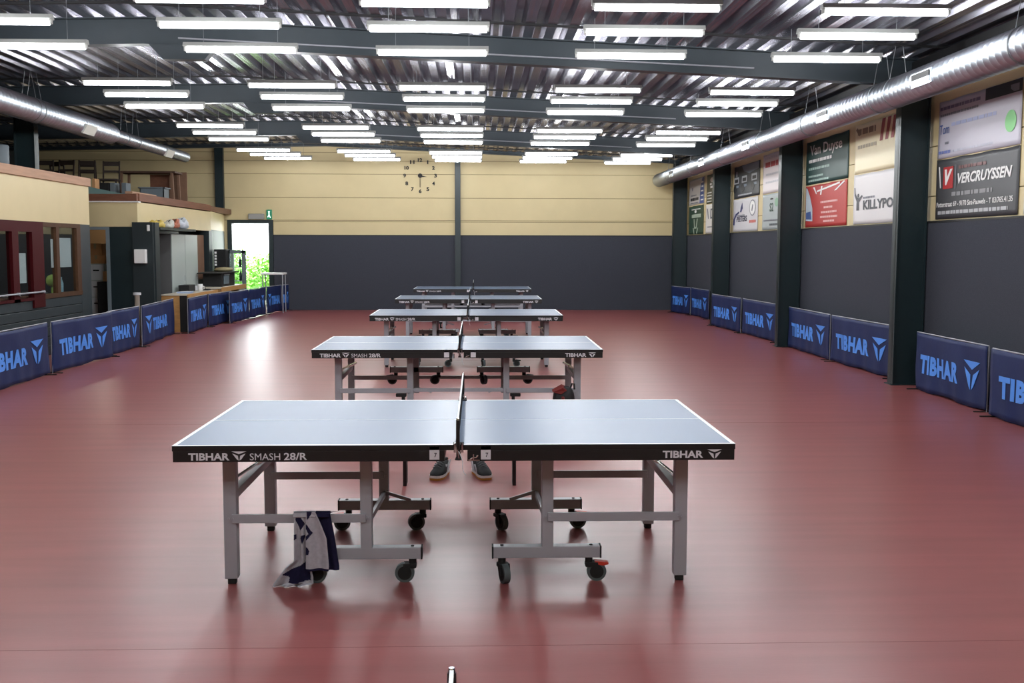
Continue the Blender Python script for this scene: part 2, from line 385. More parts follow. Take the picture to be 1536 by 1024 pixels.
# recess wall with the storage doorway, cream upper band, brown beam
YR = 20.8
mb = MB()
mb.box(-9.3, -7.95, YR, YR + 0.1, 0, 2.1, 0); mb.box(-7.10, -6.62, YR, YR + 0.1, 0, 2.1, 0)
struct(mb.build('wall_recess', M['steelgreen']))
mb = MB(); mb.box(-9.3, -6.55, YR - 0.02, YR + 0.1, 2.105, 2.57, 0); struct(mb.build('wall_recess_band', M['yellow']))
mb = MB(); mb.box(-9.3, -6.52, YR - 0.05, YR + 0.1, 2.57, 2.592); struct(mb.build('trim_5', M['white']))
mb = MB(); mb.box(-9.3, -6.56, YR - 0.02, YR + 0.08, 2.60, 2.73); struct(mb.build('trim_6', M['brownbeam']))
mb = MB(); mb.box(-7.95, -7.10, YR - 0.015, YR + 0.11, 2.045, 2.1); mb.box(-7.17, -7.10, YR - 0.015, YR + 0.11, 0, 2.045); mb.box(-7.95, -7.88, YR - 0.015, YR + 0.11, 0, 2.045)
struct(mb.build('door_2', mat('grey door frame', (112, 124, 130), 0.5)))
mb = MB(); mb.box(-6.65, -6.26, YR - 0.06, YR + 0.30, 0, 2.19); mb.box(-6.26, -6.235, YR + 0.02, YR + 0.30, 0, 2.19); struct(mb.build('column', mat('dark pillar', (26, 38, 42), 0.55)))
mb = MB(); mb.box(-6.67, -6.55, YR + 0.1, 26.4, 2.11, 2.575)
mb.prism([(-6.55, 26.4), (-6.87, 29.2), (-6.97, 29.2), (-6.67, 26.4)], (0, 0, 2.14), (1, 0, 0), (0, 1, 0), (0, 0, 0.45)); struct(mb.build('wall_niche_band', M['yellow']))
mb = MB(); mb.box(-6.66, -6.54, YR + 0.1, 26.4, 2.60, 2.745)
mb.prism([(-6.54, 26.4), (-6.86, 29.0), (-6.96, 29.0), (-6.66, 26.4)], (0, 0, 2.60), (1, 0, 0), (0, 1, 0), (0, 0, 0.125)); struct(mb.build('trim_7', M['brownbeam']))
mb = MB(); mb.box(-7.05, -6.97, YR + 0.1, 26.4, 0, 2.45); mb.box(-6.97, -6.58, 26.3, 26.4, 0, 2.11); struct(mb.build('wall_niche', M['slat']))
mb = MB(); mb.box(-6.72, -6.50, 26.02, 26.30, 0, 2.11); struct(mb.build('column', M['steelgreen']))
mb = MB(); mb.prism([(-6.56, 26.4), (-6.88, 29.2), (-6.96, 29.2), (-6.66, 26.4)], (0, 0, 0), (1, 0, 0), (0, 1, 0), (0, 0, 2.14)); struct(mb.build('wall_angled', M['greywall']))
mb = MB(); mb.box(-9.3, -7.05, 24.0, 24.1, 0, 2.45); struct(mb.build('wall_storage', M['tan']))

# ------------------------------------------------------------------ table tennis tables
def caster(parent, x, y, ang, brake, z=0.0, lever='red'):
    c = MB(); c.cyl((0, 0, 0.098), (0, 0, 0.126), 0.02, n=12); c.box(-0.02, 0.045, -0.025, 0.025, 0.075, 0.1, 0, 0.006)
    for s in (-1, 1): c.prism([(0.0, 0.1), (0.045, 0.1), (0.055, 0.045), (0.03, 0.038)], (0, s * 0.022, 0), (1, 0, 0), (0, 0, 1), (0, s * 0.005, 0))
    o = c.build('caster', M['rubber'], parent, loc=(x, y, z)); o.rotation_euler.z = ang
    wv = MB(); wv.cyl((0.04, -0.016, 0.05), (0.04, 0.016, 0.05), 0.05, n=24, mi=0); wv.cyl((0.04, -0.0185, 0.05), (0.04, 0.0185, 0.05), 0.036, n=20, mi=1); wv.cyl((0.04, -0.024, 0.05), (0.04, 0.024, 0.05), 0.01, n=10, mi=2)
    wv.build('wheel', [M['wheel'], M['rubber'], M['chrome']], o)
    if brake:
        b = MB(); b.prism([(0.03, 0.09), (0.075, 0.082), (0.1, 0.088), (0.1, 0.098), (0.03, 0.106)], (0, -0.02, 0), (1, 0, 0), (0, 0, 1), (0, 0.04, 0)); b.build('brake_lever', M[lever], o, label='red brake lever' if lever == 'red' else None)
def table_text(root, s, yf):
    m = MB()
    if s < 0:
        put_text(m, 'TIBHAR', (-1.292, yf, 0.688), (1, 0, 0), (0, 0, 1), 0.197, 0.036, 0, 0.03)
        m.build('lettering', M['card'], root); m = MB()
        put_text(m, 'SMASH', (-0.997, yf, 0.688), (1, 0, 0), (0, 0, 1), 0.146, 0.034, 0, 0.0)
        m.build('lettering', M['card'], root); m = MB()
        put_text(m, '28/R', (-0.833, yf, 0.688), (1, 0, 0), (0, 0, 1), 0.111, 0.036, 0, 0.02)
        m.build('lettering', M['card'], root)
        m = MB(); put_logo(m, (-1.085, yf, 0.687), (1, 0, 0), (0, 0, 1), 0.072, 0.045)
    else:
        put_text(m, 'TIBHAR', (1.012, yf, 0.690), (1, 0, 0), (0, 0, 1), 0.2, 0.036, 0, 0.03)
        m.build('lettering', M['card'], root)
        m = MB(); put_logo(m, (1.232, yf, 0.687), (1, 0, 0), (0, 0, 1), 0.072, 0.045)
    m.build('emblem', M['card'], root)
def make_table(loc, label, digit, variant):
    t = thing('table_tennis_table', label, 'table tennis table', loc, 0, 'table tennis tables in a line')
    for s in (-1, 1):
        def X(a, b): return (min(s * a, s * b), max(s * a, s * b))
        m = MB(); m.box(*X(0.004, 1.37), -0.7625, 0.7625, 0.733, 0.7585, 1, 0.0015); m.box(*X(0.004, 1.37), -0.7625, 0.7625, 0.7583, 0.76, 0)
        m.build('playing_surface', [M['blue'], M['black']], t)
        m = MB(); x0, x1 = X(0.004, 1.3705)
        m.box(x0, x1, -0.763, -0.743, 0.7600, 0.7606); m.box(x0, x1, 0.743, 0.763, 0.7600, 0.7606)
        m.box(*X(1.3505, 1.3705), -0.743, 0.743, 0.7600, 0.7606); m.box(*X(0.004, 1.3505), -0.002, 0.002, 0.7600, 0.7606)
        m.build('boundary_line', M['whiteline'], t)
        m = MB()
        for a in (-1, 1): m.box(*X(0.055, 1.367), a * 0.76, a * 0.735, 0.679, 0.733, 0, 0.002)
        m.box(*X(1.342, 1.367), -0.735, 0.735, 0.679, 0.733); m.box(*X(0.055, 0.08), -0.735, 0.735, 0.679, 0.733); m.box(*X(0.68, 0.72), -0.735, 0.735, 0.69, 0.733)
        m.build('apron', M['black'], t)
        table_text(t, s, -0.7605)
        # number card beside the net
        cx = -0.105 if s < 0 else 0.145
        if s < 0 or variant < 4:
            m = MB(); m.box(cx - 0.024, cx + 0.024, -0.7625, -0.7605, 0.687, 0.752); cd = m.build('number_card', M['card'], t)
            if digit:
                m = MB(); put_text(m, digit, (cx - 0.001, -0.7626, 0.699), (1, 0, 0), (0, 0, 1), 0.013, 0.022, 0, 0.02); m.build('numeral', M['ink'], cd)
        if s > 0:
            m = MB(); m.box(0.06, 0.115, -0.768, -0.7605, 0.682, 0.688); m.cyl((0.085, -0.77, 0.688), (0.085, -0.77, 0.715), 0.004, n=8); m.tube([(0.07, -0.77, 0.69), (0.08, -0.772, 0.698), (0.098, -0.772, 0.70), (0.106, -0.77, 0.71)], 0.005, 8); m.build('latch', M['chrome'], t)
        for yv in (-0.51, 0.51):
            m = MB(); m.box(*X(1.118, 1.184), yv - 0.03, yv + 0.03, 0.03, 0.69, 0, 0.004); m.cyl((s * 1.151, yv - 0.032, 0.47), (s * 1.151, yv - 0.026, 0.47), 0.008, n=10)
            lg = m.build('leg', M['grey'], t)
            m = MB(); m.box(*X(1.13, 1.172), yv - 0.02, yv + 0.02, 0.0, 0.03, 0, 0.004); m.build('rubber_foot', M['rubber'], lg)
            m = MB(); m.box(*X(0.434, 0.493), yv - 0.03, yv + 0.03, 0.18, 0.69, 0, 0.004); m.build('leg', M['grey'], t)
            m = MB(); m.box(*X(0.463, 1.14), yv - 0.042, yv - 0.030, 0.322, 0.367, 0, 0.002)
            for q in (0.455, 0.475, 1.135, 1.155): m.cyl((s * q, yv - 0.046, 0.345), (s * q, yv - 0.04, 0.345), 0.006, n=8)
            m.build('rail', M['grey'], t)
            zo = 0.27 if (variant and yv > 0) else 0.0
            m = MB(); m.box(*X(0.185, 0.735), yv - 0.03, yv + 0.03, 0.127 + zo, 0.187 + zo, 0, 0.004)
            tb = m.build('wheel_beam', M['grey'], t)
            for q in (0.178, 0.734):
                m = MB(); m.box(*X(q, q + 0.008), yv - 0.031, yv + 0.031, 0.126 + zo, 0.188 + zo); m.build('end_cap', M['rubber'], tb)
            for q in (0.23, 0.69):
                m = MB(); m.cyl((s * q, yv, 0.187 + zo), (s * q, yv, 0.191 + zo), 0.009, n=10); m.build('bolt', M['rubber'], tb)
            caster(t, s * 0.23, yv, (PI if s < 0 else -1.25) + (0.25 if yv > 0 else 0), False, zo)
            caster(t, s * 0.68, yv, (PI if s < 0 else 0) + (0.15 if yv > 0 else 0), True, zo, 'rubber' if variant else 'red')
        m = MB(); m.box(*X(1.128, 1.174), -0.48, 0.48, 0.43, 0.475, 0, 0.003); m.build('cross_bar', M['grey'], t)
        m = MB(); m.cyl((s * 1.14, -0.47, 0.535), (s * 1.12, 0.0, 0.52), 0.009, n=10); m.cyl((s * 1.12, 0, 0.52), (s * 1.10, 0.47, 0.50), 0.015, n=10); m.build('folding_strut', M['chrome'], t)
        m = MB(); m.bar((s * 0.463, -0.48, 0.30), (s * 0.463, 0.48, 0.225), 0.02, 0.03); m.bar((s * 0.46, 0.475, 0.24), (s * 0.30, 0.475, 0.19), 0.012, 0.02); m.build('brace', M['grey'], t)
        if variant:   # the further tables have a linked under-frame
            for yv in (-0.51, 0.51):
                m = MB(); m.box(*X(0.0, 0.44), yv - 0.015, yv + 0.015, 0.328, 0.362); m.build('link_rail', M['grey'], t)
            m = MB(); m.box(*X(0.50, 0.60), -0.56, -0.50, 0.285, 0.315, 0, 0.005); m.box(*X(0.515, 0.545), -0.555, -0.51, 0.215, 0.285); m.box(*X(0.5, 0.545), -0.555, -0.51, 0.2, 0.225); m.build('lock_lever', M['rubber'], t)
    return t
def make_net(loc, label):
    t = thing('net', label, 'net', loc, 0, 'table nets')
    m = MB()
    for k in range(13): m.box(-0.0008, 0.0008, -0.905, 0.905, 0.768 + k * 0.011, 0.7695 + k * 0.011)
    for k in range(122): m.box(-0.0008, 0.0008, -0.905 + k * 0.015, -0.9035 + k * 0.015, 0.768, 0.905)
    m.build('mesh_netting', M['rubber'], t)
    m = MB(); m.box(-0.004, 0.004, -0.905, 0.905, 0.900, 0.9125); m.build('tape', M['whiteline'], t, label='white tape along the top of the net')
    for s in (-1, 1):
        m = MB(); m.cyl((0, s * 0.905, 0.775), (0, s * 0.905, 0.905), 0.009, n=14); m.cyl((0, s * 0.905, 0.905), (0, s * 0.905, 0.915), 0.0085, 0.006, n=14, mi=1)
        m.box(-0.008, 0.008, min(s * 0.77, s * 0.905), max(s * 0.77, s * 0.905), 0.763, 0.777, 0); m.build('post', [M['black'], M['chrome']], t)
        m = MB(); m.box(-0.026, 0.026, s * 0.72, s * 0.79, 0.7612, 0.766, 0, 0.001); m.box(-0.010, 0.010, min(s * 0.772, s * 0.79), max(s * 0.772, s * 0.79), 0.712, 0.766); m.box(-0.010, 0.010, min(s * 0.70, s * 0.79), max(s * 0.70, s * 0.79), 0.704, 0.712)
        m.cyl((0, s * 0.782, 0.690), (0, s * 0.782, 0.705), 0.018, 0.012, n=14)
        for dx in (-0.018, 0.02): m.cyl((dx, s * 0.792, 0.728), (dx * 0.9, s * 0.792, 0.775), 0.005, n=8, mi=1)
        m.cyl((0.004, s * 0.796, 0.70), (-0.008, s * 0.796, 0.765), 0.004, n=8, mi=1)
        m.build('clamp', [M['rubber'], M['chrome']], t)
    m = MB(); m.tube([(0.002, -0.80, 0.735), (0.014, -0.81, 0.71), (0.022, -0.81, 0.68), (0.02, -0.81, 0.655), (0.026, -0.81, 0.635), (0.036, -0.81, 0.622)], 0.002, 6); m.build('tension_cord', M['card'], t)
    return t
TY = [5.095, 9.922, 14.966, 19.728, 24.577]; TX = [-0.105, -0.185, -0.155, -0.165, -0.115]
TL = ['nearest table tennis table in full view, a grey towel hung over its rail', 'second table tennis table in view, a backpack standing before its right leg',
      'third table tennis table from the front, midway down the line', 'fourth table tennis table from the front, last but one in the line', 'farthest table tennis table, standing before the dark back wall']
NL = ['net with white tape on the nearest fully visible table', 'net clamped across the second table in view', 'net clamped across the third table from the front', 'net clamped across the fourth table from the front', 'net clamped across the farthest table by the back wall']
for i in range(5):
    make_table((TX[i], TY[i] + 0.7625, 0), TL[i], '7' if i == 0 else None, i)
    make_net((TX[i] + (0.012 if i == 0 else 0.02), TY[i] + 0.7625, 0), NL[i])
make_table((-0.06, 0.30 + 0.7625, 0), 'table tennis table directly below the camera, in front of the nearest visible one', None, 0)
make_net((-0.05, 0.30 + 0.7625, 0), 'net whose black post tip pokes up at the bottom edge of the photo')

# low bench with side panels behind the first table, pair of shoes under it
t = thing('bench', 'low black bench with side panels behind the nearest table', 'bench', (-0.13, 7.66, 0))
m = MB(); m.box(-0.40, 0.40, -0.16, 0.16, 0.40, 0.43, 0, 0.006); m.build('seat', M['black'], t)
for s in (-1, 1):
    m = MB(); m.box(s * 0.395 - 0.013, s * 0.395 + 0.013, -0.12, 0.02, 0, 0.40, 0, 0.003); m.build('side_panel', M['black'], t)
m = MB(); m.box(-0.382, 0.382, 0.0, 0.02, 0.30, 0.40); m.build('stretcher', M['black'], t)
def shoe(loc, rotz, label):
    t = thing('sports_shoe', label, 'shoe', loc, rotz, 'pair of sports shoes under the bench')
    # outline along -y (toe at -0.14)
    st = [(-0.145, 0.022, 0.0), (-0.135, 0.036, 0.002), (-0.10, 0.048, 0.004), (-0.05, 0.049, 0.006), (0.0, 0.042, 0.006), (0.05, 0.037, 0.003), (0.10, 0.036, 0.0), (0.135, 0.028, 0.0), (0.145, 0.016, 0)]
    def loop(k): return [(-w_ * k + c, y) for y, w_, c in st] + [(w_ * k + c, y) for y, w_, c in st[::-1]]
    m = MB(); m.prism(loop(1.0), (0, 0, 0), (1, 0, 0), (0, 1, 0), (0, 0, 0.014)); m.build('outsole', M['gum'], t, label='orange gum outsole')
    m = MB(); m.prism(loop(1.04), (0, 0, 0.014), (1, 0, 0), (0, 1, 0), (0, 0, 0.016)); m.build('midsole', M['white'], t)
    top = [(-0.14, 0.036), (-0.13, 0.048), (-0.10, 0.060), (-0.05, 0.078), (0.0, 0.098), (0.05, 0.108), (0.10, 0.100), (0.13, 0.098), (0.143, 0.07)]
    m = MB(); vs = []; N = 12
    for (y, w_, c), (_, h) in zip(st, top):
        for j in range(N + 1):
            a = PI * j / N; vs.append((c + math.cos(a) * w_ * 0.98, y, 0.03 + (math.sin(a) ** 0.7) * (h - 0.03)))
    k = N + 1
    m.add(vs, [(i * k + j, i * k + j + 1, (i + 1) * k + j + 1, (i + 1) * k + j) for i in range(len(st) - 1) for j in range(N)], 0, True)
    m.add(vs, [list(range(k)), list(range((len(st) - 1) * k, len(st) * k))[::-1]], 0)
    m.build('upper', M['shoeblack'], t)
    m = MB()
    for q in range(4): y = -0.07 + q * 0.025; m.tube([(-0.03, y, 0.068 + q * 0.009), (0, y - 0.004, 0.083 + q * 0.0095), (0.03, y + 0.004, 0.068 + q * 0.009)], 0.003, 6)
    m.build('laces', M['shoegrey'], t)
    for s in (-1, 1):
        for pts in ([(0.02, 0.032), (0.07, 0.032), (0.125, 0.095), (0.095, 0.098)], [(-0.06, 0.032), (-0.03, 0.032), (0.03, 0.075), (0.01, 0.08)]):
            m = MB(); m.prism(pts, (s * 0.036, 0, 0), (0, 1, 0), (0, 0, 1), (s * 0.007, 0, 0)); m.build('side_stripe', M['card'], t)
    m = MB(); m.lathe([(0.030, 0), (0.034, 0.006), (0.030, 0.012)], (0, 0.085, 0.098), 14); m.build('collar', M['rubber'], t); t.scale = (1.08, 1.06, 1.15)
shoe((-0.282, 7.87, 0), -0.27, 'black sports shoe with gum sole, left one of the pair under bench')
shoe((0.024, 7.87, 0), 0.28, 'black sports shoe with gum sole, right one of the pair under bench')

# backpack by second table
t = thing('backpack', 'black and red backpack standing by right leg of second table', 'backpack', (0.805, 9.79, 0))
def blob(mb, cx, cy, cz, rx, ry, rz, p=3.0, mi=0, nu=20, nv=12):
    vs = []
    for i in range(nv + 1):
        th = -PI / 2 + PI * i / nv
        for j in range(nu):
            ph = 2 * PI * j / nu
            def e(a, q): return math.copysign(abs(a) ** q, a)
            q = 2 / p
            vs.append((cx + rx * e(math.cos(th), q) * e(math.cos(ph), q), cy + ry * e(math.cos(th), q) * e(math.sin(ph), q), cz + rz * e(math.sin(th), q)))
    mb.add(vs, [(i * nu + j, i * nu + (j + 1) % nu, (i + 1) * nu + (j + 1) % nu, (i + 1) * nu + j) for i in range(nv) for j in range(nu)], mi, True)
m = MB(); blob(m, 0, 0, 0.215, 0.105, 0.085, 0.215, 3.4); m.build('body', M['bagblack'], t)
m = MB(); blob(m, -0.01, -0.075, 0.15, 0.085, 0.04, 0.12, 3.4); m.build('front_pocket', M['bagblack'], t)
m = MB(); m.box(-0.03, 0.0, -0.122, -0.075, 0.05, 0.345, 0, 0.01); m.build('stripe', M['bagred'], t, label='red vertical stripe')
m = MB(); m.add([(-0.11, -0.09, 0.385), (-0.02, -0.1, 0.425), (0.02, -0.09, 0.40), (-0.03, -0.09, 0.365), (-0.11, 0.02, 0.395), (-0.02, 0.03, 0.445), (0.02, 0.03, 0.425), (-0.03, 0.02, 0.38)], [(0, 1, 2, 3), (4, 7, 6, 5), (0, 4, 5, 1), (1, 5, 6, 2), (2, 6, 7, 3), (3, 7, 4, 0)]); m.build('top_flap', M['bagred'], t, label='red top flap')
m = MB(); m.tube([(0.06, -0.02, 0.42), (0.075, -0.02, 0.455), (0.095, -0.01, 0.455), (0.10, 0, 0.40)], 0.009, 8); m.build('carry_loop', M['bagblack'], t)

# towel over the left rail of the nearest table
def towel():
    y0 = 5.857 - 0.51 - 0.0425         # front face of the rail
    t0 = Vector((-0.105, y0, 0))
    def px2(x, y):                      # outline as measured, metres about the rail
        return ((x - 716) / 298.5 - 0.008, 1.716 - (y - 371.5) / 295.0)
    m = MB()
    def sheet(Lb, Rb, off, amp, waves, pat, nr=56, nc=40, ph=0):
        rows = []
        ya, yb = Lb[0][1], Lb[-1][1]
        def at(poly, y):
            for (x0, q0), (x1, q1) in zip(poly[:-1], poly[1:]):
                if q0 <= y <= q1 or q1 <= y <= q0: return x0 + (x1 - x0) * ((y - q0) / (q1 - q0) if q1 != q0 else 0)
            return poly[-1][0]
        front = []
        for i in range(nr + 1):
            y = ya + (yb - ya) * i / nr; xl, xr = at(Lb, y), at(Rb, y)
            for j in range(nc + 1):
                u = j / nc; wx, wz = px2(xl + (xr - xl) * u, y)
                dy = off + amp * math.sin(u * waves * PI + ph) * min(1, i / nr * 2 + 0.1)
                front.append((wx, y0 - dy, max(wz, 0.004)))
        k = nc + 1; N = len(front)
        back = [(a, b + 0.005, c) for a, b, c in front]
        for i in range(nr):
            for j in range(nc):
                q = [i * k + j, i * k + j + 1, (i + 1) * k + j + 1, (i + 1) * k + j]
                cx = sum(front[z][0] for z in q) / 4; cz = sum(front[z][2] for z in q) / 4
                pxx = (cx + 0.008) * 298.5 + 716; pyy = 371.5 + (1.716 - cz) * 295.0
                mi = pat(pxx, pyy, (j + 0.5) / nc, (i + 0.5) / nr)
                m.add([front[z] for z in q], [(0, 1, 2, 3)], mi, True); m.add([back[z] for z in q], [(3, 2, 1, 0)], mi, True)
        edge = [i for i in range(k)] + [i * k + nc for i in range(1, nr + 1)] + [nr * k + j for j in range(nc - 1, -1, -1)] + [i * k for i in range(nr - 1, 0, -1)]
        for a, b in zip(edge, edge[1:] + edge[:1]): m.add([front[a], front[b], back[b], back[a]], [(0, 1, 2, 3)], 1, True)
    def inside(px, py, poly):
        c = False; j = len(poly) - 1
        for i in range(len(poly)):
            if (poly[i][1] > py) != (poly[j][1] > py) and px < (poly[j][0] - poly[i][0]) * (py - poly[i][1]) / (poly[j][1] - poly[i][1]) + poly[i][0]: c = not c
            j = i
        return c
    # navy rear flap
    sheet([(470, 765), (476, 800), (484, 854)], [(495, 766), (502, 805), (508, 848), (508, 854)], 0.012, 0.006, 3, lambda a, b, u, v: 1, ph=0.4)
    # left strand and pool on the floor
    dk = [[(445, 770), (450, 768), (458, 782), (461, 772), (461, 778), (451, 792), (444, 776)], [(441, 797), (445, 798), (445, 805), (441, 806)], [(452, 800), (458, 798), (458, 802), (454, 812), (451, 804)], [(423, 858), (440, 850), (462, 838), (466, 868), (446, 872), (432, 872), (433, 864)]]
    sheet([(442, 765), (441, 838), (428, 848), (418, 862), (410, 872), (408, 878)], [(463, 764), (464, 838), (470, 862), (470, 873), (455, 875), (445, 878)], 0.026, 0.013, 4, lambda a, b, u, v: 1 if any(inside(a, b, q) for q in dk) else 0, nr=80, nc=48, ph=1.0)
    # grey front flap
    dk2 = [[(461, 763), (469, 763), (467, 770), (462, 775)], [(460, 782), (462, 783), (470, 795), (459, 808), (459, 801), (464, 796), (459, 788)], [(459, 816), (463, 818), (465, 823), (463, 828), (459, 829)]]
    sheet([(460, 763), (459, 850), (460, 853)], [(474, 763), (482, 780), (491, 803), (494, 845), (493, 855)], 0.034, 0.010, 2.5, lambda a, b, u, v: 1 if (any(inside(a, b, q) for q in dk2) or v > 0.965) else 0, nr=80, nc=48, ph=0.2)
    # over the rail and short rear drop
    for xa, xb, mi in ((441, 474, 0), (474, 495, 1)):
        a, b = px2(xa, 765)[0], px2(xb, 765)[0]
        pts = [(0.036, 0.362), (0.03, 0.379), (0.012, 0.385), (-0.005, 0.384), (-0.021, 0.376), (-0.024, 0.30), (-0.026, 0.22)]
        for (p, q), (p2, q2) in zip(pts[:-1], pts[1:]):
            m.add([(a, y0 - p, q), (b, y0 - p, q), (b, y0 - p2, q2), (a, y0 - p2, q2), (a, y0 - p * 0.86, q - 0.004), (b, y0 - p * 0.86, q - 0.004), (b, y0 - p2 * 0.86, q2 - 0.004), (a, y0 - p2 * 0.86, q2 - 0.004)], [(0, 1, 2, 3), (7, 6, 5, 4), (0, 4, 5, 1), (3, 2, 6, 7), (0, 3, 7, 4), (1, 5, 6, 2)], mi)
    o = m.build('towel', [M['towelgrey'], M['towelnavy']])
    tag(o, 'grey and navy patterned towel hanging over front rail of nearest table', 'towel')
towel()

# ------------------------------------------------------------------ surrounds (barriers)
def barrier(p0, p1, label, mode='TL', seed=0, group=None):
    p0, p1 = Vector(p0 + (0,)), Vector(p1 + (0,)); L = (p1 - p0).length; ang = math.atan2(p1.y - p0.y, p1.x - p0.x)
    t = thing('playing_area_barrier', label, 'barrier', p0, ang, group)
    rr = random.Random(seed); ph = [rr.uniform(0, 6) for _ in range(4)]; HT = 0.7
    def wave(x, z): return 0.010 * math.sin(x * 7 + ph[0] + z * 2) * (0.3 + 0.7 * (1 - z / HT)) + 0.006 * math.sin(x * 17 + ph[1]) * (1 - z / HT) + 0.005 * math.sin(z * 9 + x * 5 + ph[2])
    nx, nz = 40, 12; fr = []
    for i in range(nz + 1):
        for j in range(nx + 1):
            x = L * j / nx; z = 0.015 + (HT - 0.015) * i / nz
            zz = z - (0.012 * math.sin(PI * x / L) if i == nz else 0) + (0.010 * math.sin(x * 6 + ph[3]) if i == 0 else 0)
            fr.append((x, wave(x, z), max(zz, 0.006)))
    k = nx + 1; N = len(fr); bk = [(a, b + 0.006, c) for a, b, c in fr]
    F = []
    for i in range(nz):
        for j in range(nx):
            q = (i * k + j, i * k + j + 1, (i + 1) * k + j + 1, (i + 1) * k + j); F.append(q); F.append(tuple(N + z for z in q[::-1]))
    e = list(range(k)) + [i * k + nx for i in range(1, nz + 1)] + [nz * k + j for j in range(nx - 1, -1, -1)] + [i * k for i in range(nz - 1, 0, -1)]
    for a, b in zip(e, e[1:] + e[:1]): F.append((a, N + a, N + b, b))
    m = MB(); m.add(fr + bk, F, 0, True); m.build('cloth', M['navy'], t)
    m = MB(); m.cyl((0, 0.012, HT + 0.002), (L, 0.012, HT + 0.002), 0.008, n=8)
    for x in (0.012, L - 0.012): m.cyl((x, 0.02, 0.0), (x, 0.02, HT), 0.007, n=8)
    m.build('frame', M['grey'], t)
    m = MB()
    for x in (0.03, L - 0.03): m.box(x - 0.012, x + 0.012, -0.11, 0.15, 0, 0.012)
    m.build('foot', M['rubber'], t)
    fn = lambda p: Vector((p.x, wave(p.x, p.z) - 0.004, p.z))
    tw = min(1.25, L * 0.57); th = 0.225; lw = min(0.5, L * 0.21); z0 = 0.22
    m = MB(); lg = MB()
    if mode == 'TL': xs, xl = L * 0.085, L * 0.085 + tw + L * 0.05
    else: xl, xs = L * 0.08, L * 0.08 + lw + L * 0.03
    put_text(m, 'TIBHAR', (xs, 0, z0), (1, 0, 0), (0, 0, 1), tw, th, 0, 0.055, fn=fn)
    m.build('lettering', M['sky'], t)
    put_logo(lg, (xl, 0, z0 - 0.03), (1, 0, 0), (0, 0, 1), lw, th + 0.09, fn=fn); lg.build('emblem', M['sky'], t)
    return t
GR, GL = 'navy barriers along the right wall', 'navy barriers along the left side'
RB = [((5.19, 28.2), (5.45, 27.0), 'navy barrier on the right in the far back corner'),
      ((5.47, 26.95), (5.55, 25.3), 'navy barrier on the right, second from the back corner'),
      ((5.19, 23.3), (5.33, 21.3), 'navy barrier just beyond third column, far one of its pair'),
      ((5.35, 21.2), (5.43, 19.0), 'navy barrier on the right between the columns, near one of the third bay'),
      ((5.40, 18.2), (5.40, 16.05), 'navy barrier beside the foot of the middle right column'),
      ((5.38, 15.9), (5.46, 13.7), 'navy barrier partly hidden behind nearest right column'),
      ((5.36, 12.72), (5.33, 10.85), 'navy barrier just in front of the nearest right column'),
      ((5.25, 10.6), (5.22, 8.3), 'navy barrier cut off by the right edge of the photo')]
for i, (a, b, l) in enumerate(RB): barrier(a, b, l, 'TL', 10 + i, GR)
LB = [((-5.68, 12.25), (-5.76, 14.35), 'navy barrier cut off by the left edge of the photo', 'TL'),
      ((-5.76, 14.5), (-5.72, 16.75), 'navy barrier second from the left edge, whole word and emblem showing', 'TL'),
      ((-5.80, 16.8), (-5.80, 18.35), 'navy barrier third from the left edge, before the storage doorway', 'TL'),
      ((-5.78, 18.45), (-5.99, 21.1), 'navy barrier left of the wooden desk, emblem before the word', 'LT'),
      ((-5.72, 21.15), (-5.80, 22.95), 'navy barrier in front of the nearer desk', 'TL'),
      ((-5.79, 23.05), (-5.70, 24.75), 'navy barrier in front of the farther desk', 'TL'),
      ((-5.56, 24.0), (-5.49, 25.6), 'navy barrier right after the grey desk panel', 'TL'),
      ((-5.48, 25.65), (-5.42, 27.3), 'navy barrier before the drinks fridge', 'TL'),
      ((-5.41, 27.4), (-5.28, 28.7), 'navy barrier in front of the open exit', 'LT'),
      ((-5.26, 28.72), (-5.16, 29.15), 'short navy barrier end piece beside the exit against back wall', 'TL')]
for i, (a, b, l, md) in enumerate(LB): barrier(a, b, l, md, 40 + i, GL)

# ------------------------------------------------------------------ fluorescent fittings
proto = None
def make_fixture():
    t = thing('fluorescent_light', 'x', 'ceiling light', (0, 0, 0))
    m = MB(); m.prism([(-0.028, 0.05), (0.028, 0.05), (0.05, 0.012), (0.05, 0.004), (-0.05, 0.004), (-0.05, 0.012)], (-0.615, 0, 0), (0, 1, 0), (0, 0, 1), (1.23, 0, 0)); m.build('housing', M['housing'], t)
    m = MB(); m.cyl((-0.585, 0, -0.026), (0.585, 0, -0.026), 0.029, n=12); m.build('tube', M['tube'], t, label='bright white lit tube')
    for s in (-1, 1):
        m = MB(); m.box(min(s * 0.583, s * 0.612), max(s * 0.583, s * 0.612), -0.018, 0.018, -0.042, 0.004, 0, 0.003); m.build('socket', M['socket'], t)
    for s in (-1, 1):
        m = MB(); m.cyl((s * 0.4, 0, 0), (s * 0.4, 0, 1), 0.0028, n=6); o = m.build('suspension_wire', M['wire'], t); o.location.z = 0.048
    la = bpy.data.lights.new('fill_light', 'POINT'); la.energy = FILL; la.shadow_soft_size = 0.05; la.color = (0.97, 0.99, 1.0)  # point light added to each tube to brighten the side walls
    lo = bpy.data.objects.new('fill_light', la); COL.objects.link(lo); lo.parent = t; lo.location = (0, 0, -0.11)
    return t
FILL = 20.0
ROWS = [(10.15, 4.0), (10.9, 3.92), (11.85, 3.855), (15.05, 3.95), (15.9, 3.91), (16.8, 3.86), (19.6, 3.88), (20.7, 3.875), (21.9, 3.87), (24.4, 3.88), (25.8, 3.905), (27.5, 3.955),
        (5.2, 3.95), (6.0, 3.95), (6.9, 3.95), (0.2, 3.95), (1.0, 3.95), (1.9, 3.95)]
XS = [-4.83, -2.57, -0.49, 1.69, 3.87]
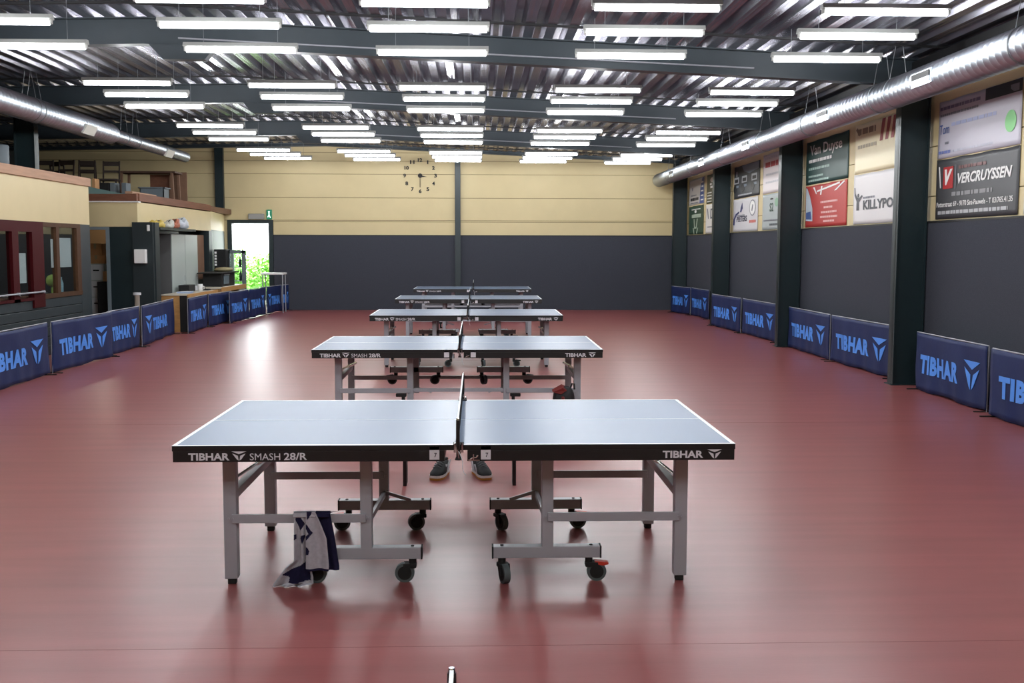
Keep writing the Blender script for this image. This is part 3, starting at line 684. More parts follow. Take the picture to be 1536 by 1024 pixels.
cw = ['leftmost', 'second from left', 'middle', 'second from right', 'rightmost']; rw = ['nearest', 'middle', 'farthest']
bw = ['second table in view', 'third table', 'fourth table', 'farthest table', 'nearest visible table', 'table below the camera']
first = True
proto = make_fixture()
for ri, (y, z) in enumerate(ROWS):
    for ci, x in enumerate(XS):
        lab = f'lit fluorescent batten, {cw[ci]} in {rw[ri % 3]} row above {bw[ri // 3]}'
        zz = z - 0.0085 * x
        if first: o = proto; o.location = (x, y, zz); o['label'] = lab; first = False
        else: o = dup(proto, (x, y, zz), lab)
        o['group'] = f'fluorescent battens above the {bw[ri // 3]}'
        for ch in o.children:
            if ch.name.startswith('suspension_wire'):
                sx = 0.4 if ch.data.vertices[0].co.x > 0 else -0.4
                ch.scale.z = roofz(x + sx) - zz - 0.048

# ------------------------------------------------------------------ ventilation ducts
def duct(name, label, x, z, segs, hang, regs):
    t = thing(name, label, 'duct', (x, segs[0][0], z))
    Y0 = segs[0][0]
    m = MB(); rings = []
    for y0, y1, r in segs:
        y = y0
        while y < y1 - 0.01:
            for dy, dr in ((0, 0), (0.085, 0), (0.092, 0.006), (0.105, 0.006), (0.112, 0)): rings.append((y + dy - Y0, r + dr))
            y += 0.12
    n = 28; vs = []
    for y, r in rings: vs += [(r * math.cos(2 * PI * j / n), y, r * math.sin(2 * PI * j / n)) for j in range(n)]
    k = len(rings)
    m.add(vs, [(i * n + j, i * n + (j + 1) % n, (i + 1) * n + (j + 1) % n, (i + 1) * n + j) for i in range(k - 1) for j in range(n)], 0, True)
    m.add(vs, [list(range(n)), list(range((k - 1) * n, k * n))[::-1]])
    m.build('pipe', M['duct'], t)
    for y in hang:
        r = [s[2] for s in segs if s[0] <= y <= s[1]][0]
        m = MB()
        m.cyl((-r * 0.6, y - Y0, r * 0.8), (-r * 0.25, y - Y0, roofz(x) - z), 0.004, n=6); m.cyl((r * 0.6, y - Y0, r * 0.8), (r * 0.25, y - Y0, roofz(x) - z), 0.004, n=6)
        m.lathe([(r + 0.004, -0.012), (r + 0.011, -0.012), (r + 0.011, 0.012), (r + 0.004, 0.012)], (0, 0, 0), 28)
        # strap ring turned to lie across the duct
        base = len(m.v) - 28 * 4 * 2
        m.v = m.v[:base] + [(a, y - Y0 + c, b) for a, b, c in m.v[base:]]
        m.build('hanger', M['wire'], t)
    for y, ang in regs:
        r = [s[2] for s in segs if s[0] <= y <= s[1]][0]
        m = MB(); a = Vector((math.cos(ang), 0, math.sin(ang))); b = Vector((-math.sin(ang), 0, math.cos(ang)))
        c = a * (r * 0.93) + Vector((0, y - Y0, 0)); sg = 1 if x > 0 else -1
        def slab(u0, u1, w0, w1, t0, t1, mi):
            P = [c + Vector((0, u, 0)) + b * w + a * tt for tt in (t0, t1) for u, w in ((u0, w0), (u1, w0), (u1, w1), (u0, w1))]
            m.add(P, [(0, 3, 2, 1), (4, 5, 6, 7), (0, 1, 5, 4), (1, 2, 6, 5), (2, 3, 7, 6), (3, 0, 4, 7)], mi)
        if x < 0: slab(-0.26, 0.26, -0.085, 0.085, 0, 0.035, 0)
        else:
            slab(-0.26, 0.26, -0.075, 0.075, 0, 0.014, 0); slab(-0.22, 0.22, -0.06, 0.0, 0.005, 0.026, 1); slab(-0.22, 0.22, 0.0, 0.05, 0.005, 0.024, 0)
        m.build('air_register', [M['ductwhite'] if x < 0 else M['duct'], M['dark']], t)
duct('ventilation_duct', 'long silver spiral ventilation duct hung along the right wall', 4.9, 3.53, [(4.0, 28.72, 0.17)], (6.5, 9.5, 12.4, 12.9, 15.6, 18.1, 21, 24, 26.8), [(11.35, PI + 0.05), (14.6, PI + 0.05), (18.8, PI + 0.05), (22.5, PI + 0.05), (26, PI + 0.05)])
duct('ventilation_duct', 'thinner silver ventilation duct with white registers hung on the left', -6.9, 3.83, [(6.0, 20.4, 0.185), (20.4, 25.5, 0.115)], (9.0, 13.2, 16.8, 17.0, 21.2, 21.9), [(13, -0.5), (18.9, -0.5), (23.9, -0.5)])

# ------------------------------------------------------------------ wall clock
t = thing('wall_clock', 'frameless wall clock of black numerals on the cream back wall', 'clock', (-1.56, YB, 3.665))
for h in range(1, 13):
    a = PI / 2 - h * PI / 6; w_ = 0.03 if h == 1 else 0.075 if h < 10 else 0.12; hh = 0.10
    m = MB(); put_text(m, str(h), (0.42 * math.cos(a) - w_ / 2, -0.012, 0.42 * math.sin(a) - hh / 2), (1, 0, 0), (0, 0, 1), w_, hh, 0, 0.03, thick=0.011); m.build('numeral', M['ink'], t)
m = MB(); m.cyl((0, 0, 0), (0, -0.035, 0), 0.06, n=20); m.build('hub', M['dark'], t)
m = MB(); m.prism([(0, 0.02), (0.17, 0.0), (0, -0.02)], (0.02, -0.042, -0.012), (1, 0, -0.12), (0.12, 0, 1), (0, 0.006, 0)); m.build('hour_hand', M['dark'], t)
m = MB(); m.box(-0.008, 0.008, -0.048, -0.043, -0.32, 0.04); m.build('minute_hand', M['dark'], t)

# exit sign and emergency light over the exit
t = thing('exit_sign', 'small green exit sign above the open door', 'sign', (-5.66, YB, 2.47))
m = MB(); m.box(-0.07, 0.07, -0.07, 0, 0, 0.26, 0, 0.004); m.build('casing', M['exitgreen'], t)
m = MB(); o_ = (0, -0.074, 0)
m.prism([(-0.03, 0.20), (0.0, 0.23), (0.03, 0.20)], o_, (1, 0, 0), (0, 0, 1), (0, 0.004, 0)); m.box(-0.012, 0.012, -0.074, -0.07, 0.12, 0.2)
m.prism([(-0.012, 0.12), (0.012, 0.12), (0.045, 0.04), (0.025, 0.04), (0, 0.09), (-0.03, 0.05), (-0.045, 0.06)], o_, (1, 0, 0), (0, 0, 1), (0, 0.004, 0)); m.build('pictogram', M['exitwhite'], t)
m = MB(); m.box(-6.22, -5.80, YB - 0.09, YB, 2.47, 2.62, 0, 0.01); o_ = m.build('emergency_light', mat('grey lamp casing', (150, 150, 146), 0.5)); tag(o_, 'grey rectangular emergency light above the open door', 'lamp')

# ------------------------------------------------------------------ banners on the right wall
def banner(y0, y1, z0, z1, base, label, seed, draw):
    """y0 is the far (photo left) edge; local x runs towards the camera, z up, face towards the hall"""
    L = y0 - y1; HH = z1 - z0
    t = thing('advertising_banner', label, 'banner', (XR - 0.012, y0, z0), -PI / 2, 'advertising banners on the right wall')
    rr = random.Random(seed); ph = [rr.uniform(0, 6) for _ in range(3)]
    def wv(x, z): return 0.0022 * math.sin(x * 4 + ph[0]) * math.sin(z * 5 + ph[1]) + 0.0012 * math.sin(x * 8 + z * 7 + ph[2])
    nx, nz = 30, 12; V = [(L * j / nx, wv(L * j / nx, HH * i / nz), HH * i / nz - 0.008 * math.sin(PI * 3 * j / nx) ** 2 * (i == nz)) for i in range(nz + 1) for j in range(nx + 1)]
    k = nx + 1; N = len(V); F = []
    for i in range(nz):
        for j in range(nx):
            q = (i * k + j, i * k + j + 1, (i + 1) * k + j + 1, (i + 1) * k + j); F += [q, tuple(N + z for z in q[::-1])]
    e = list(range(k)) + [i * k + nx for i in range(1, nz + 1)] + [nz * k + j for j in range(nx - 1, -1, -1)] + [i * k for i in range(nz - 1, 0, -1)]
    for a, b in zip(e, e[1:] + e[:1]): F.append((a, N + a, N + b, b))
    m = MB(); m.add(V + [(a, b + 0.003, c) for a, b, c in V], F, 0, True); m.build('sheet', base, t)
    fn = lambda p: Vector((p.x, wv(p.x, p.z) - 0.004 + p.y, p.z))
    class D:
        def txt(s, body, x, z, w, h, m_, bold=0.0, shear=0.0, name='lettering', dy=0.0):
            q = MB(); put_text(q, body, (x * L, dy, z * HH), (1, 0, 0), (0, 0, 1), w * L, h * HH, 0, bold, shear, fn=fn); q.build(name, m_, t)
        def poly(s, pts, m_, name='print', dy=0.0):
            q = MB(); P = [fn(Vector((a * L, dy, b * HH))) for a, b in pts]; k = len(P)
            q.add(P + [p + Vector((0, -0.0012, 0)) for p in P], [list(range(k)), list(range(k, 2 * k))[::-1]] + [(i, k + i, k + (i + 1) % k, (i + 1) % k) for i in range(k)]); q.build(name, m_, t)
        def rect(s, a, b, c, d_, m_, name='print', dy=0.0): s.poly([(a, c), (b, c), (b, d_), (a, d_)], m_, name, dy)
        def ell(s, cx, cz, rx, rz, m_, name='print', dy=0.0): s.poly([(cx + rx * math.cos(2 * PI * i / 24), cz + rz * math.sin(2 * PI * i / 24)) for i in range(24)], m_, name, dy)
        def line(s, x, z, w, h, m_, seed_=1):   # an unreadable line of small print
            q = MB(); r_ = random.Random(seed_); a = x * L; end = (x + w) * L; h *= HH
            while a < end:
                ww = min(h * r_.uniform(1.2, 3.4), end - a)
                P = [fn(Vector((a + u * ww, 0, z * HH + v * h))) for u, v in ((0, 0), (1, 0), (1, 1), (0, 1))]
                q.add(P + [p + Vector((0, -0.0012, 0)) for p in P], [(0, 1, 2, 3), (7, 6, 5, 4), (0, 4, 5, 1), (1, 5, 6, 2), (2, 6, 7, 3), (3, 7, 4, 0)]); a += ww + h * 0.45
            q.build('small_print', m_, t)
    draw(D())
B = lambda n, c: mat('banner ' + n, c, 0.5)
W_, K_, G_ = B('white print', (228, 228, 226)), B('black print', (30, 32, 38)), B('grey print', (120, 122, 132))
def d_tom(d):
    d.rect(0.60, 1.0, 0.80, 0.99, K_, 'photo_print'); d.rect(0.72, 0.78, 0.81, 0.98, G_, 'photo_print', -0.0012); d.rect(0.88, 0.97, 0.82, 0.93, G_, 'photo_print', -0.0012)
    d.line(0.02, 0.84, 0.52, 0.055, B('violet print', (108, 104, 132)), 3); d.line(0.02, 0.73, 0.5, 0.04, G_, 4)
    d.txt('Tom', 0.02, 0.42, 0.13, 0.17, B('blue print', (52, 84, 150)), 0.0); d.line(0.18, 0.53, 0.55, 0.06, B('pale blue print', (160, 168, 204)), 5)
    d.line(0.10, 0.24, 0.05, 0.04, G_, 6); d.line(0.02, 0.08, 0.16, 0.05, B('blue small print', (110, 122, 180)), 7); d.line(0.2, 0.08, 0.5, 0.04, B('pale print', (180, 182, 196)), 8)
    d.ell(0.89, 0.38, 0.06, 0.17, B('green dot', (118, 200, 118)), 'emblem')
def d_verc(d):
    r_ = B('red logo', (176, 36, 38))
    d.rect(0.10, 0.23, 0.50, 0.86, r_, 'emblem'); d.poly([(0.035, 0.88), (0.05, 0.88), (0.075, 0.52), (0.06, 0.52)], W_, 'emblem'); d.txt('V', 0.12, 0.56, 0.10, 0.26, W_, 0.05, 0.3, 'emblem', -0.0025)
    d.rect(0.262, 0.268, 0.48, 0.88, G_, 'print'); d.txt('VERCRUYSSEN', 0.29, 0.56, 0.64, 0.17, W_, 0.03, 0.25); d.line(0.30, 0.80, 0.34, 0.05, B('dull red print', (110, 66, 66)), 4)
    d.line(0.22, 0.37, 0.5, 0.065, B('dim print', (134, 134, 136)), 9)
    d.txt('Potterstraat 69 - 9170 Sint-Pauwels - T 03/765.41.35', 0.02, 0.20, 0.93, 0.085, W_, 0.012); d.line(0.04, 0.08, 0.86, 0.055, B('soft white print', (176, 178, 180)), 12)
def d_vd(d):
    d.txt('Van Duyse', 0.10, 0.60, 0.76, 0.30, W_, 0.015); d.line(0.08, 0.50, 0.55, 0.07, W_, 2); d.line(0.08, 0.33, 0.5, 0.055, B('mint print', (150, 176, 166)), 3)
    d.line(0.08, 0.16, 0.36, 0.045, B('mint print', (150, 176, 166)), 4); d.line(0.08, 0.06, 0.5, 0.045, B('mint print', (150, 176, 166)), 5)
def d_red(d):
    d.poly([(0.02, 0.16), (0.20, 0.14), (0.19, 0.45), (0.12, 0.75), (0.05, 0.94), (0.02, 0.96)], B('pale blue photo', (186, 198, 208)), 'photo_print'); d.poly([(0.03, 0.2), (0.18, 0.18), (0.15, 0.38), (0.03, 0.36)], B('blue photo', (70, 96, 150)), 'photo_print', -0.0012)
    d.poly([(0.30, 0.86), (0.84, 0.98), (0.84, 0.94), (0.30, 0.82)], W_, 'emblem'); d.poly([(0.40, 0.95), (0.43, 0.95), (0.41, 0.75), (0.38, 0.75)], W_, 'emblem'); d.poly([(0.72, 0.80), (0.76, 0.80), (0.96, 0.97), (0.93, 0.99)], W_, 'emblem'); d.poly([(0.2, 0.95), (0.24, 0.95), (0.3, 0.78), (0.28, 0.78)], W_, 'emblem')
    p_ = B('pink print', (226, 180, 176))
    for z, x, w, s in ((0.55, 0.40, 0.40, 1), (0.42, 0.48, 0.2, 2), (0.31, 0.42, 0.36, 3), (0.20, 0.40, 0.40, 4), (0.10, 0.48, 0.25, 5)): d.line(x, z, w, 0.045, p_, s)
def d_cream(d):
    r_ = B('maroon print', (140, 46, 48))
    for x in (0.48, 0.58, 0.68, 0.80): d.poly([(x, 0.56), (x + 0.05, 0.56), (x + 0.10, 0.98), (x + 0.04, 0.98)], r_, 'emblem')
    d.line(0.06, 0.78, 0.34, 0.12, B('brown print', (130, 112, 90)), 3); d.line(0.06, 0.50, 0.36, 0.07, B('pale brown print', (170, 160, 136)), 4)
    d.poly([(0.02, 0.9), (0.05, 0.94), (0.12, 0.78), (0.09, 0.76)], B('brown print', (130, 112, 90)), 'emblem')
def d_kil(d):
    g_ = B('anthracite print', (60, 62, 70))
    d.poly([(0.07, 0.28), (0.12, 0.28), (0.115, 0.44), (0.19, 0.56), (0.17, 0.58), (0.115, 0.52), (0.085, 0.54), (0.045, 0.62), (0.035, 0.74), (0.02, 0.74), (0.03, 0.58), (0.07, 0.46)], g_, 'emblem'); d.ell(0.10, 0.575, 0.018, 0.04, g_, 'emblem')
    d.txt('KILLYPO', 0.20, 0.28, 0.56, 0.19, g_, 0.035); d.line(0.20, 0.50, 0.22, 0.04, G_, 4)
def d_trac(d):
    s_ = B('steel blue photo', (110, 124, 138)); l_ = B('pale photo', (170, 176, 180)); k_ = B('black photo', (26, 28, 30))
    d.poly([(0.32, 0.98), (0.98, 0.98), (0.98, 0.78), (0.62, 0.70), (0.40, 0.80)], s_, 'photo_print')
    for cx in (0.10, 0.42, 0.80):
        d.rect(cx - 0.09, cx + 0.11, 0.46, 0.66, l_, 'photo_print', -0.0012); d.rect(cx - 0.06, cx + 0.08, 0.50, 0.60, k_, 'photo_print', -0.0024); d.ell(cx - 0.05, 0.30, 0.06, 0.13, k_, 'photo_print', -0.0024); d.rect(cx - 0.08, cx + 0.1, 0.33, 0.40, s_, 'photo_print', -0.0012)
    d.rect(0.10, 0.14, 0.68, 0.84, l_, 'photo_print', -0.0012); d.line(0.18, 0.07, 0.55, 0.045, l_, 3)
def d_peet(d):
    n_ = B('navy print', (58, 64, 110))
    d.poly([(0.0, 0.22), (0.03, 0.40), (0.12, 0.55), (0.26, 0.62), (0.27, 0.57), (0.16, 0.50), (0.09, 0.38), (0.075, 0.2)], n_, 'emblem'); d.poly([(0.30, 0.60), (0.35, 0.58), (0.42, 0.70), (0.40, 0.88), (0.34, 0.74)], n_, 'emblem')
    d.txt('PEETERS', 0.17, 0.30, 0.42, 0.17, B('dark navy print', (50, 52, 78)), 0.02); d.line(0.2, 0.48, 0.3, 0.03, G_, 3)
    d.ell(0.80, 0.68, 0.12, 0.24, G_, 'emblem'); d.ell(0.80, 0.68, 0.10, 0.205, W_, 'emblem', -0.0012); d.poly([(0.76, 0.6), (0.80, 0.58), (0.84, 0.76), (0.80, 0.78)], G_, 'emblem', -0.0024); d.line(0.68, 0.24, 0.26, 0.08, B('coral print', (212, 120, 112)), 7)
def d_white(d):
    d.line(0.06, 0.86, 0.6, 0.06, B('pale grey print', (190, 190, 194)), 1); d.line(0.08, 0.66, 0.66, 0.13, B('crimson print', (176, 70, 78)), 2); d.line(0.1, 0.45, 0.5, 0.05, B('pale grey print', (190, 190, 194)), 3); d.line(0.1, 0.25, 0.6, 0.05, B('pale grey print', (190, 190, 194)), 4)
def d_grey(d):
    d.txt('S2', 0.24, 0.50, 0.12, 0.24, B('dark green print', (58, 84, 72)), 0.02); d.ell(0.46, 0.74, 0.06, 0.12, B('leaf print', (128, 168, 140)), 'emblem'); d.ell(0.30, 0.85, 0.05, 0.025, K_); d.line(0.05, 0.24, 0.6, 0.04, G_, 4); d.line(0.24, 0.11, 0.4, 0.06, B('slate print', (84, 92, 98)), 5)
def d_blue(d):
    n_ = B('cobalt print', (62, 84, 140)); d.poly([(0.72, 0.02), (0.98, 0.02), (0.98, 0.98), (0.88, 0.96), (0.76, 0.62)], n_, 'emblem')
    for z in (0.12, 0.28, 0.45, 0.62, 0.78): d.rect(0.80, 0.95, z, z + 0.05, W_, 'print', -0.0012)
    d.line(0.10, 0.16, 0.56, 0.11, K_, 2); d.line(0.15, 0.34, 0.35, 0.05, G_, 3); d.line(0.2, 0.55, 0.06, 0.12, G_, 5); d.line(0.1, 0.05, 0.5, 0.04, G_, 6)
def d_green(d):
    d.rect(0.22, 0.84, 0.58, 0.70, B('pale green print', (166, 182, 164))); d.line(0.2, 0.86, 0.6, 0.03, W_, 2); d.ell(0.48, 0.80, 0.07, 0.05, W_, 'emblem'); d.poly([(0.36, 0.54), (0.41, 0.54), (0.44, 0.26), (0.52, 0.26), (0.58, 0.54), (0.64, 0.54), (0.56, 0.2), (0.40, 0.2)], B('pale green print', (166, 182, 164)), 'emblem'); d.poly([(0.30, 0.22), (0.36, 0.22), (0.42, 0.02), (0.37, 0.02)], B('pale green print', (166, 182, 164)), 'emblem'); d.poly([(0.62, 0.22), (0.67, 0.22), (0.6, 0.02), (0.55, 0.02)], B('pale green print', (166, 182, 164)), 'emblem')
def d_olive(d):
    d.ell(0.28, 0.80, 0.09, 0.08, W_, 'emblem'); d.ell(0.22, 0.66, 0.05, 0.04, W_, 'emblem'); d.line(0.2, 0.52, 0.3, 0.07, W_, 3)
    for z in (0.36, 0.26, 0.16, 0.06): d.line(0.05, z, 0.22, 0.03, W_, int(z * 100))
def d_vo(d):
    s_ = B('slate letter', (84, 88, 104)); d.poly([(0.06, 0.86), (0.10, 0.86), (0.16, 0.5), (0.13, 0.5)], s_, 'lettering'); d.poly([(0.24, 0.5), (0.5, 0.5), (0.5, 0.84), (0.24, 0.84), (0.24, 0.78), (0.45, 0.78), (0.45, 0.56), (0.28, 0.56), (0.28, 0.78), (0.24, 0.78)], s_, 'lettering'); d.line(0.1, 0.2, 0.5, 0.04, G_, 3)
def d_edge(d):
    d.line(0.1, 0.7, 0.6, 0.1, B('teal print', (120, 160, 160)), 3); d.line(0.1, 0.4, 0.6, 0.05, G_, 4)
banner(12.95, 10.96, 2.80, 3.485, B('lavender', (186, 184, 196)), 'pale lavender banner with blue name and green dot, upper of nearest pair', 1, d_tom)
banner(12.96, 10.96, 2.07, 2.79, B('charcoal', (62, 63, 66)), 'charcoal banner with red V emblem and white lettering, nearest lower one', 2, d_verc)
banner(18.18, 16.10, 2.785, 3.505, B('bottle green', (28, 62, 58)), 'dark green banner with large white name, above the red banner', 3, d_vd)
banner(18.17, 16.12, 2.07, 2.765, B('signal red', (178, 56, 52)), 'red banner with white swooshes, below the dark green banner', 4, d_red)
banner(15.83, 13.80, 2.815, 3.53, B('cream', (232, 222, 186)), 'cream banner with maroon stripes, above the white banner by nearest column', 5, d_cream)
banner(15.83, 13.80, 2.07, 2.80, B('off white', (216, 214, 214)), 'white banner with dark raised-arm figure and KILLYPO lettering', 6, d_kil)
banner(23.30, 21.19, 2.78, 3.47, B('dark photo', (52, 56, 60)), 'dark banner with photo of machines, upper one beyond the middle column', 7, d_trac)
banner(23.34, 21.28, 2.07, 2.765, B('light grey', (206, 206, 208)), 'light grey banner with navy flame emblem and round seal', 8, d_peet)
banner(20.94, 18.75, 2.775, 3.53, B('pink white', (220, 214, 214)), 'white banner with a red line of print beside dark photo banner', 9, d_white)
banner(20.93, 18.75, 2.07, 2.76, B('grey green', (166, 176, 176)), 'grey green banner with dark letters and leaf, below the white one', 10, d_grey)
banner(28.25, 26.38, 2.83, 3.495, B('stone', (186, 182, 178)), 'grey banner with cobalt stripe, upper one in the farthest bay', 11, d_blue)
banner(28.25, 26.43, 2.07, 2.80, B('forest', (34, 66, 50)), 'forest green banner with pale emblem in the farthest bay', 12, d_green)
banner(26.10, 23.95, 2.79, 3.49, B('olive', (72, 74, 54)), 'olive banner with white dots, half hidden by a column', 13, d_olive)
banner(26.15, 23.95, 2.07, 2.775, B('chalk', (214, 212, 208)), 'white banner with slate letters, half hidden by a column, lower one', 14, d_vo)
banner(10.84, 8.9, 2.07, 2.75, B('snow', (208, 214, 212)), 'white banner cut off by right edge beside the charcoal banner', 15, d_edge)

# ------------------------------------------------------------------ left side furniture
def simple(mb_, name, mats, label, cat, loc=None, group=None):
    o = mb_.build(name, mats, loc=loc); return tag(o, label, cat, group)
# paper dispenser and bell on the pillar
t = thing('towel_dispenser', 'white paper dispenser fixed on the dark pillar', 'dispenser', (-6.49, YR - 0.06, 1.40))
m = MB(); m.box(-0.10, 0.12, -0.12, 0, 0, 0.27, 0, 0.012); m.build('cover', M['white'], t)
m = MB(); m.box(-0.13, -0.10, -0.11, 0, 0.0, 0.27); m.build('mount', M['dark'], t)
m = MB(); m.box(-6.36, -6.31, YR - 0.09, YR - 0.06, 2.02, 2.14, 0, 0.008); simple(m, 'light_switch', M['white'], 'small white switch high on the dark pillar', 'switch')
# shelf above the cabinets
m = MB(); m.box(-6.66, -6.22, YR + 0.32, 23.75, 2.055, 2.10); m.box(-6.66, -6.60, YR + 0.32, 23.75, 2.0, 2.055)
simple(m, 'shelf', M['steelgreen'], 'long dark shelf above the grey cabinets, loaded with bags', 'shelf')
for (y, rx, ry, rz, c, lab, nm) in ((21.55, 0.10, 0.33, 0.075, (196, 172, 80), 'yellow bag lying on the dark shelf next to the pillar', 'yellow nylon'), (22.30, 0.10, 0.20, 0.085, (196, 196, 186), 'pale bag on the dark shelf, between the yellow and orange ones', 'pale nylon'), (22.72, 0.10, 0.18, 0.10, (172, 104, 82), 'orange bag on the dark shelf', 'orange nylon'), (23.25, 0.12, 0.30, 0.12, (196, 204, 212), 'white and blue bag at far end of dark shelf', 'white nylon')):
    m = MB(); rz *= 0.85; blob(m, 0, 0, rz, rx, ry, rz, 3.2); q_ = random.Random(int(y * 100)); m.v = [(a + q_.uniform(-.012, .012), b + q_.uniform(-.02, .02), max(0, c * (1 + 0.25 * math.sin(b * 17 + a * 9)) + (q_.uniform(-.015, .015) if c > 0.02 else 0))) for a, b, c in m.v]; tt = thing('sports_bag', lab, 'bag', (-6.40, y, 2.10)); m.build('body', mat(nm, c, 0.6, bump=0.3, bscale=20), tt)
    m = MB(); m.tube([(0.02, -ry * 0.4, rz * 1.8), (0.03, -ry * 0.2, rz * 2.2), (0.03, ry * 0.2, rz * 2.2), (0.02, ry * 0.4, rz * 1.8)], 0.008, 6); m.build('handle', M['dark'], tt)
# grey steel cabinets
for i, (y0, y1, lab) in enumerate(((22.66, 23.68, 'grey steel cabinet next to the dark pillar, its shaded side showing'), (23.70, 24.72, 'grey steel cabinet behind the desk, farther of the two'))):
    t = thing('steel_cabinet', lab, 'cabinet', (-6.68, (y0 + y1) / 2, 0), 0, 'grey steel cabinets in the niche'); h = (y1 - y0) / 2
    m = MB(); m.box(-0.25, 0.215, -h, h, 0, 1.99, 0, 0.004); m.build('body', M['cabshade'], t)
    for a, b in ((-h, h),):
        m = MB(); m.box(0.216, 0.235, a + 0.004, b - 0.004, 0.06, 1.985, 0, 0.003); dd = m.build('door', M['cabinet'], t)
        m = MB(); m.box(0.235, 0.245, h - 0.09, h - 0.07, 0.98, 1.1, 0, 0.003); m.build('handle', M['grey'], dd)
m = MB(); m.box(-6.86, -6.60, 24.9, 25.9, 0.95, 2.0, 0, 0.004); simple(m, 'wooden_board', M['midwood'], 'brown wooden board standing beside the far grey cabinet', 'board')
m = MB(); m.box(-6.9, -6.55, 24.85, 25.95, 0, 0.95, 0, 0.01); simple(m, 'storage_box', M['dark'], 'dark chest under the brown wooden board', 'chest')
# desks
t = thing('desk', 'beech desk with papers, nearer one behind the left barriers', 'desk', (-6.12, 22.75, 0))
m = MB(); m.box(-0.26, 0.27, -1.2, 1.3, 0.735, 0.76, 0, 0.003); m.build('desk_top', M['woodtop'], t)
m = MB(); m.box(0.271, 0.285, -1.2, 1.3, 0.70, 0.762); m.build('front_edge', M['wood'], t)
m = MB(); m.box(-0.25, 0.11, -1.18, -1.155, 0, 0.735); m.build('side_panel', M['wood'], t)
m = MB(); m.box(0.11, 0.25, -1.17, -1.14, 0, 0.735); m.box(0.23, 0.25, -1.14, 1.25, 0.1, 0.735); m.build('front_panel', M['dark'], t)
m = MB(); m.box(-0.25, 0.25, 1.25, 1.28, 0, 0.735); m.build('side_panel', M['wood'], t)
t = thing('desk', 'beech desk carrying the black oven, farther one with grey end panel', 'desk', (-6.06, 25.5, 0))
m = MB(); m.box(-0.33, 0.27, -1.35, 1.2, 0.775, 0.80, 0, 0.003); m.build('desk_top', M['woodtop'], t)
m = MB(); m.box(0.271, 0.285, -1.35, 1.2, 0.70, 0.802); m.build('front_edge', M['wood'], t)
m = MB(); m.box(-0.3, 0.25, 1.14, 1.17, 0, 0.775); m.box(-0.3, 0.25, -1.3, -1.27, 0, 0.775); m.build('side_panel', M['wood'], t)
m = MB(); m.box(0.235, 0.26, 0.55, 1.14, 0.02, 0.775, 0, 0.004); m.build('front_panel', M['cabinet'], t, label='grey metal end panel')
# on the nearer desk
m = MB()
for k in range(5): m.prism([(-0.12, -0.5), (0.13, -0.45), (0.1, -0.02), (-0.13, -0.06)], (0.01 * (k % 2), 0.02 * k, k * 0.007), (1, 0.1 * (k - 2), 0), (0, 1, 0), (0, 0, 0.006), k % 2)
simple(m, 'paper_stack', [M['paper'], B('blue sheet', (130, 160, 206))], 'pile of white and blue papers on the nearer desk', 'papers', loc=(-6.08, 22.5, 0.7605))
t = thing('cup', 'white cup on the nearer desk behind the papers', 'cup', (-6.05, 23.35, 0.7605)); m = MB(); m.lathe([(0.035, 0), (0.05, 0.01), (0.055, 0.15), (0.05, 0.15), (0.045, 0.02)], n=16); m.build('body', M['white'], t); m = MB(); m.tube([(0.05, 0, 0.11), (0.085, 0, 0.10), (0.085, 0, 0.05), (0.05, 0, 0.04)], 0.008, 6); m.build('handle', M['white'], t)
t = thing('telephone', 'black telephone lying on the nearer desk', 'telephone', (-6.02, 23.72, 0.7605)); m = MB(); m.box(-0.08, 0.08, -0.1, 0.1, 0, 0.035, 0, 0.01); m.build('base', M['rubber'], t); m = MB(); m.box(-0.08, -0.03, -0.11, 0.11, 0.037, 0.06, 0, 0.01); m.build('handset', M['rubber'], t)
m = MB(); m.box(-0.13, 0.1, -0.25, 0.25, 0, 0.14, 0, 0.01); simple(m, 'document_box', M['rubber'], 'black box at the back of the nearer desk before the cabinet', 'box', loc=(-6.24, 23.05, 0.765))
m = MB(); m.box(-0.06, 0.1, -0.16, 0.16, 0, 0.1, 0, 0.008); simple(m, 'tissue_box', M['paper'], 'white tissue box on the nearer desk beside the black box', 'box', loc=(-6.28, 23.52, 0.762))
# oven, trays, coffee machine, fridge
t = thing('oven', 'black countertop oven with grey window on the farther desk', 'oven', (-6.12, 25.35, 0.8005))
m = MB(); m.box(-0.24, 0.20, -0.55, 0.75, 0, 0.30, 0, 0.012); m.build('casing', M['rubber'], t); m = MB(); m.box(0.2, 0.215, -0.4, 0.1, 0.05, 0.25, 0, 0.008); m.build('window', mat('oven window', (110, 126, 134), 0.25), t); m = MB(); m.cyl((0.22, -0.4, 0.27), (0.22, 0.1, 0.27), 0.01); m.build('handle', M['grey'], t)
m = MB(); m.box(-0.3, 0.28, -0.95, 0.75, 0, 0.03, 0, 0.01); simple(m, 'serving_tray', M['rubber'], 'flat black tray lying on top of the oven', 'tray', loc=(-6.12, 25.45, 1.102))
t = thing('serving_dish', 'grey oval dish with raised lid upon the black tray', 'dish', (-6.10, 25.75, 1.133))
m = MB(); m.lathe([(0.12, 0), (0.19, 0.02), (0.21, 0.05), (0.205, 0.06)], n=24); o_ = m.build('bowl', M['olive'], t); o_.scale.y = 2.0
m = MB(); m.lathe([(0.19, 0.061), (0.17, 0.085), (0.10, 0.10), (0.02, 0.105)], n=24); o_ = m.build('lid', M['olive'], t); o_.scale.y = 1.9
t = thing('coffee_machine', 'tall black coffee machine left of the glass-door fridge', 'coffee machine', (-6.43, 27.12, 0))
m = MB(); m.box(-0.15, 0.14, -0.33, 0.2, 0, 1.66, 0, 0.008); m.build('casing', M['rubber'], t)
m = MB()
for k in range(5): m.box(-0.135, -0.085, -0.338, -0.33, 1.25 + k * 0.075, 1.30 + k * 0.075)
m.build('button', M['white'], t)
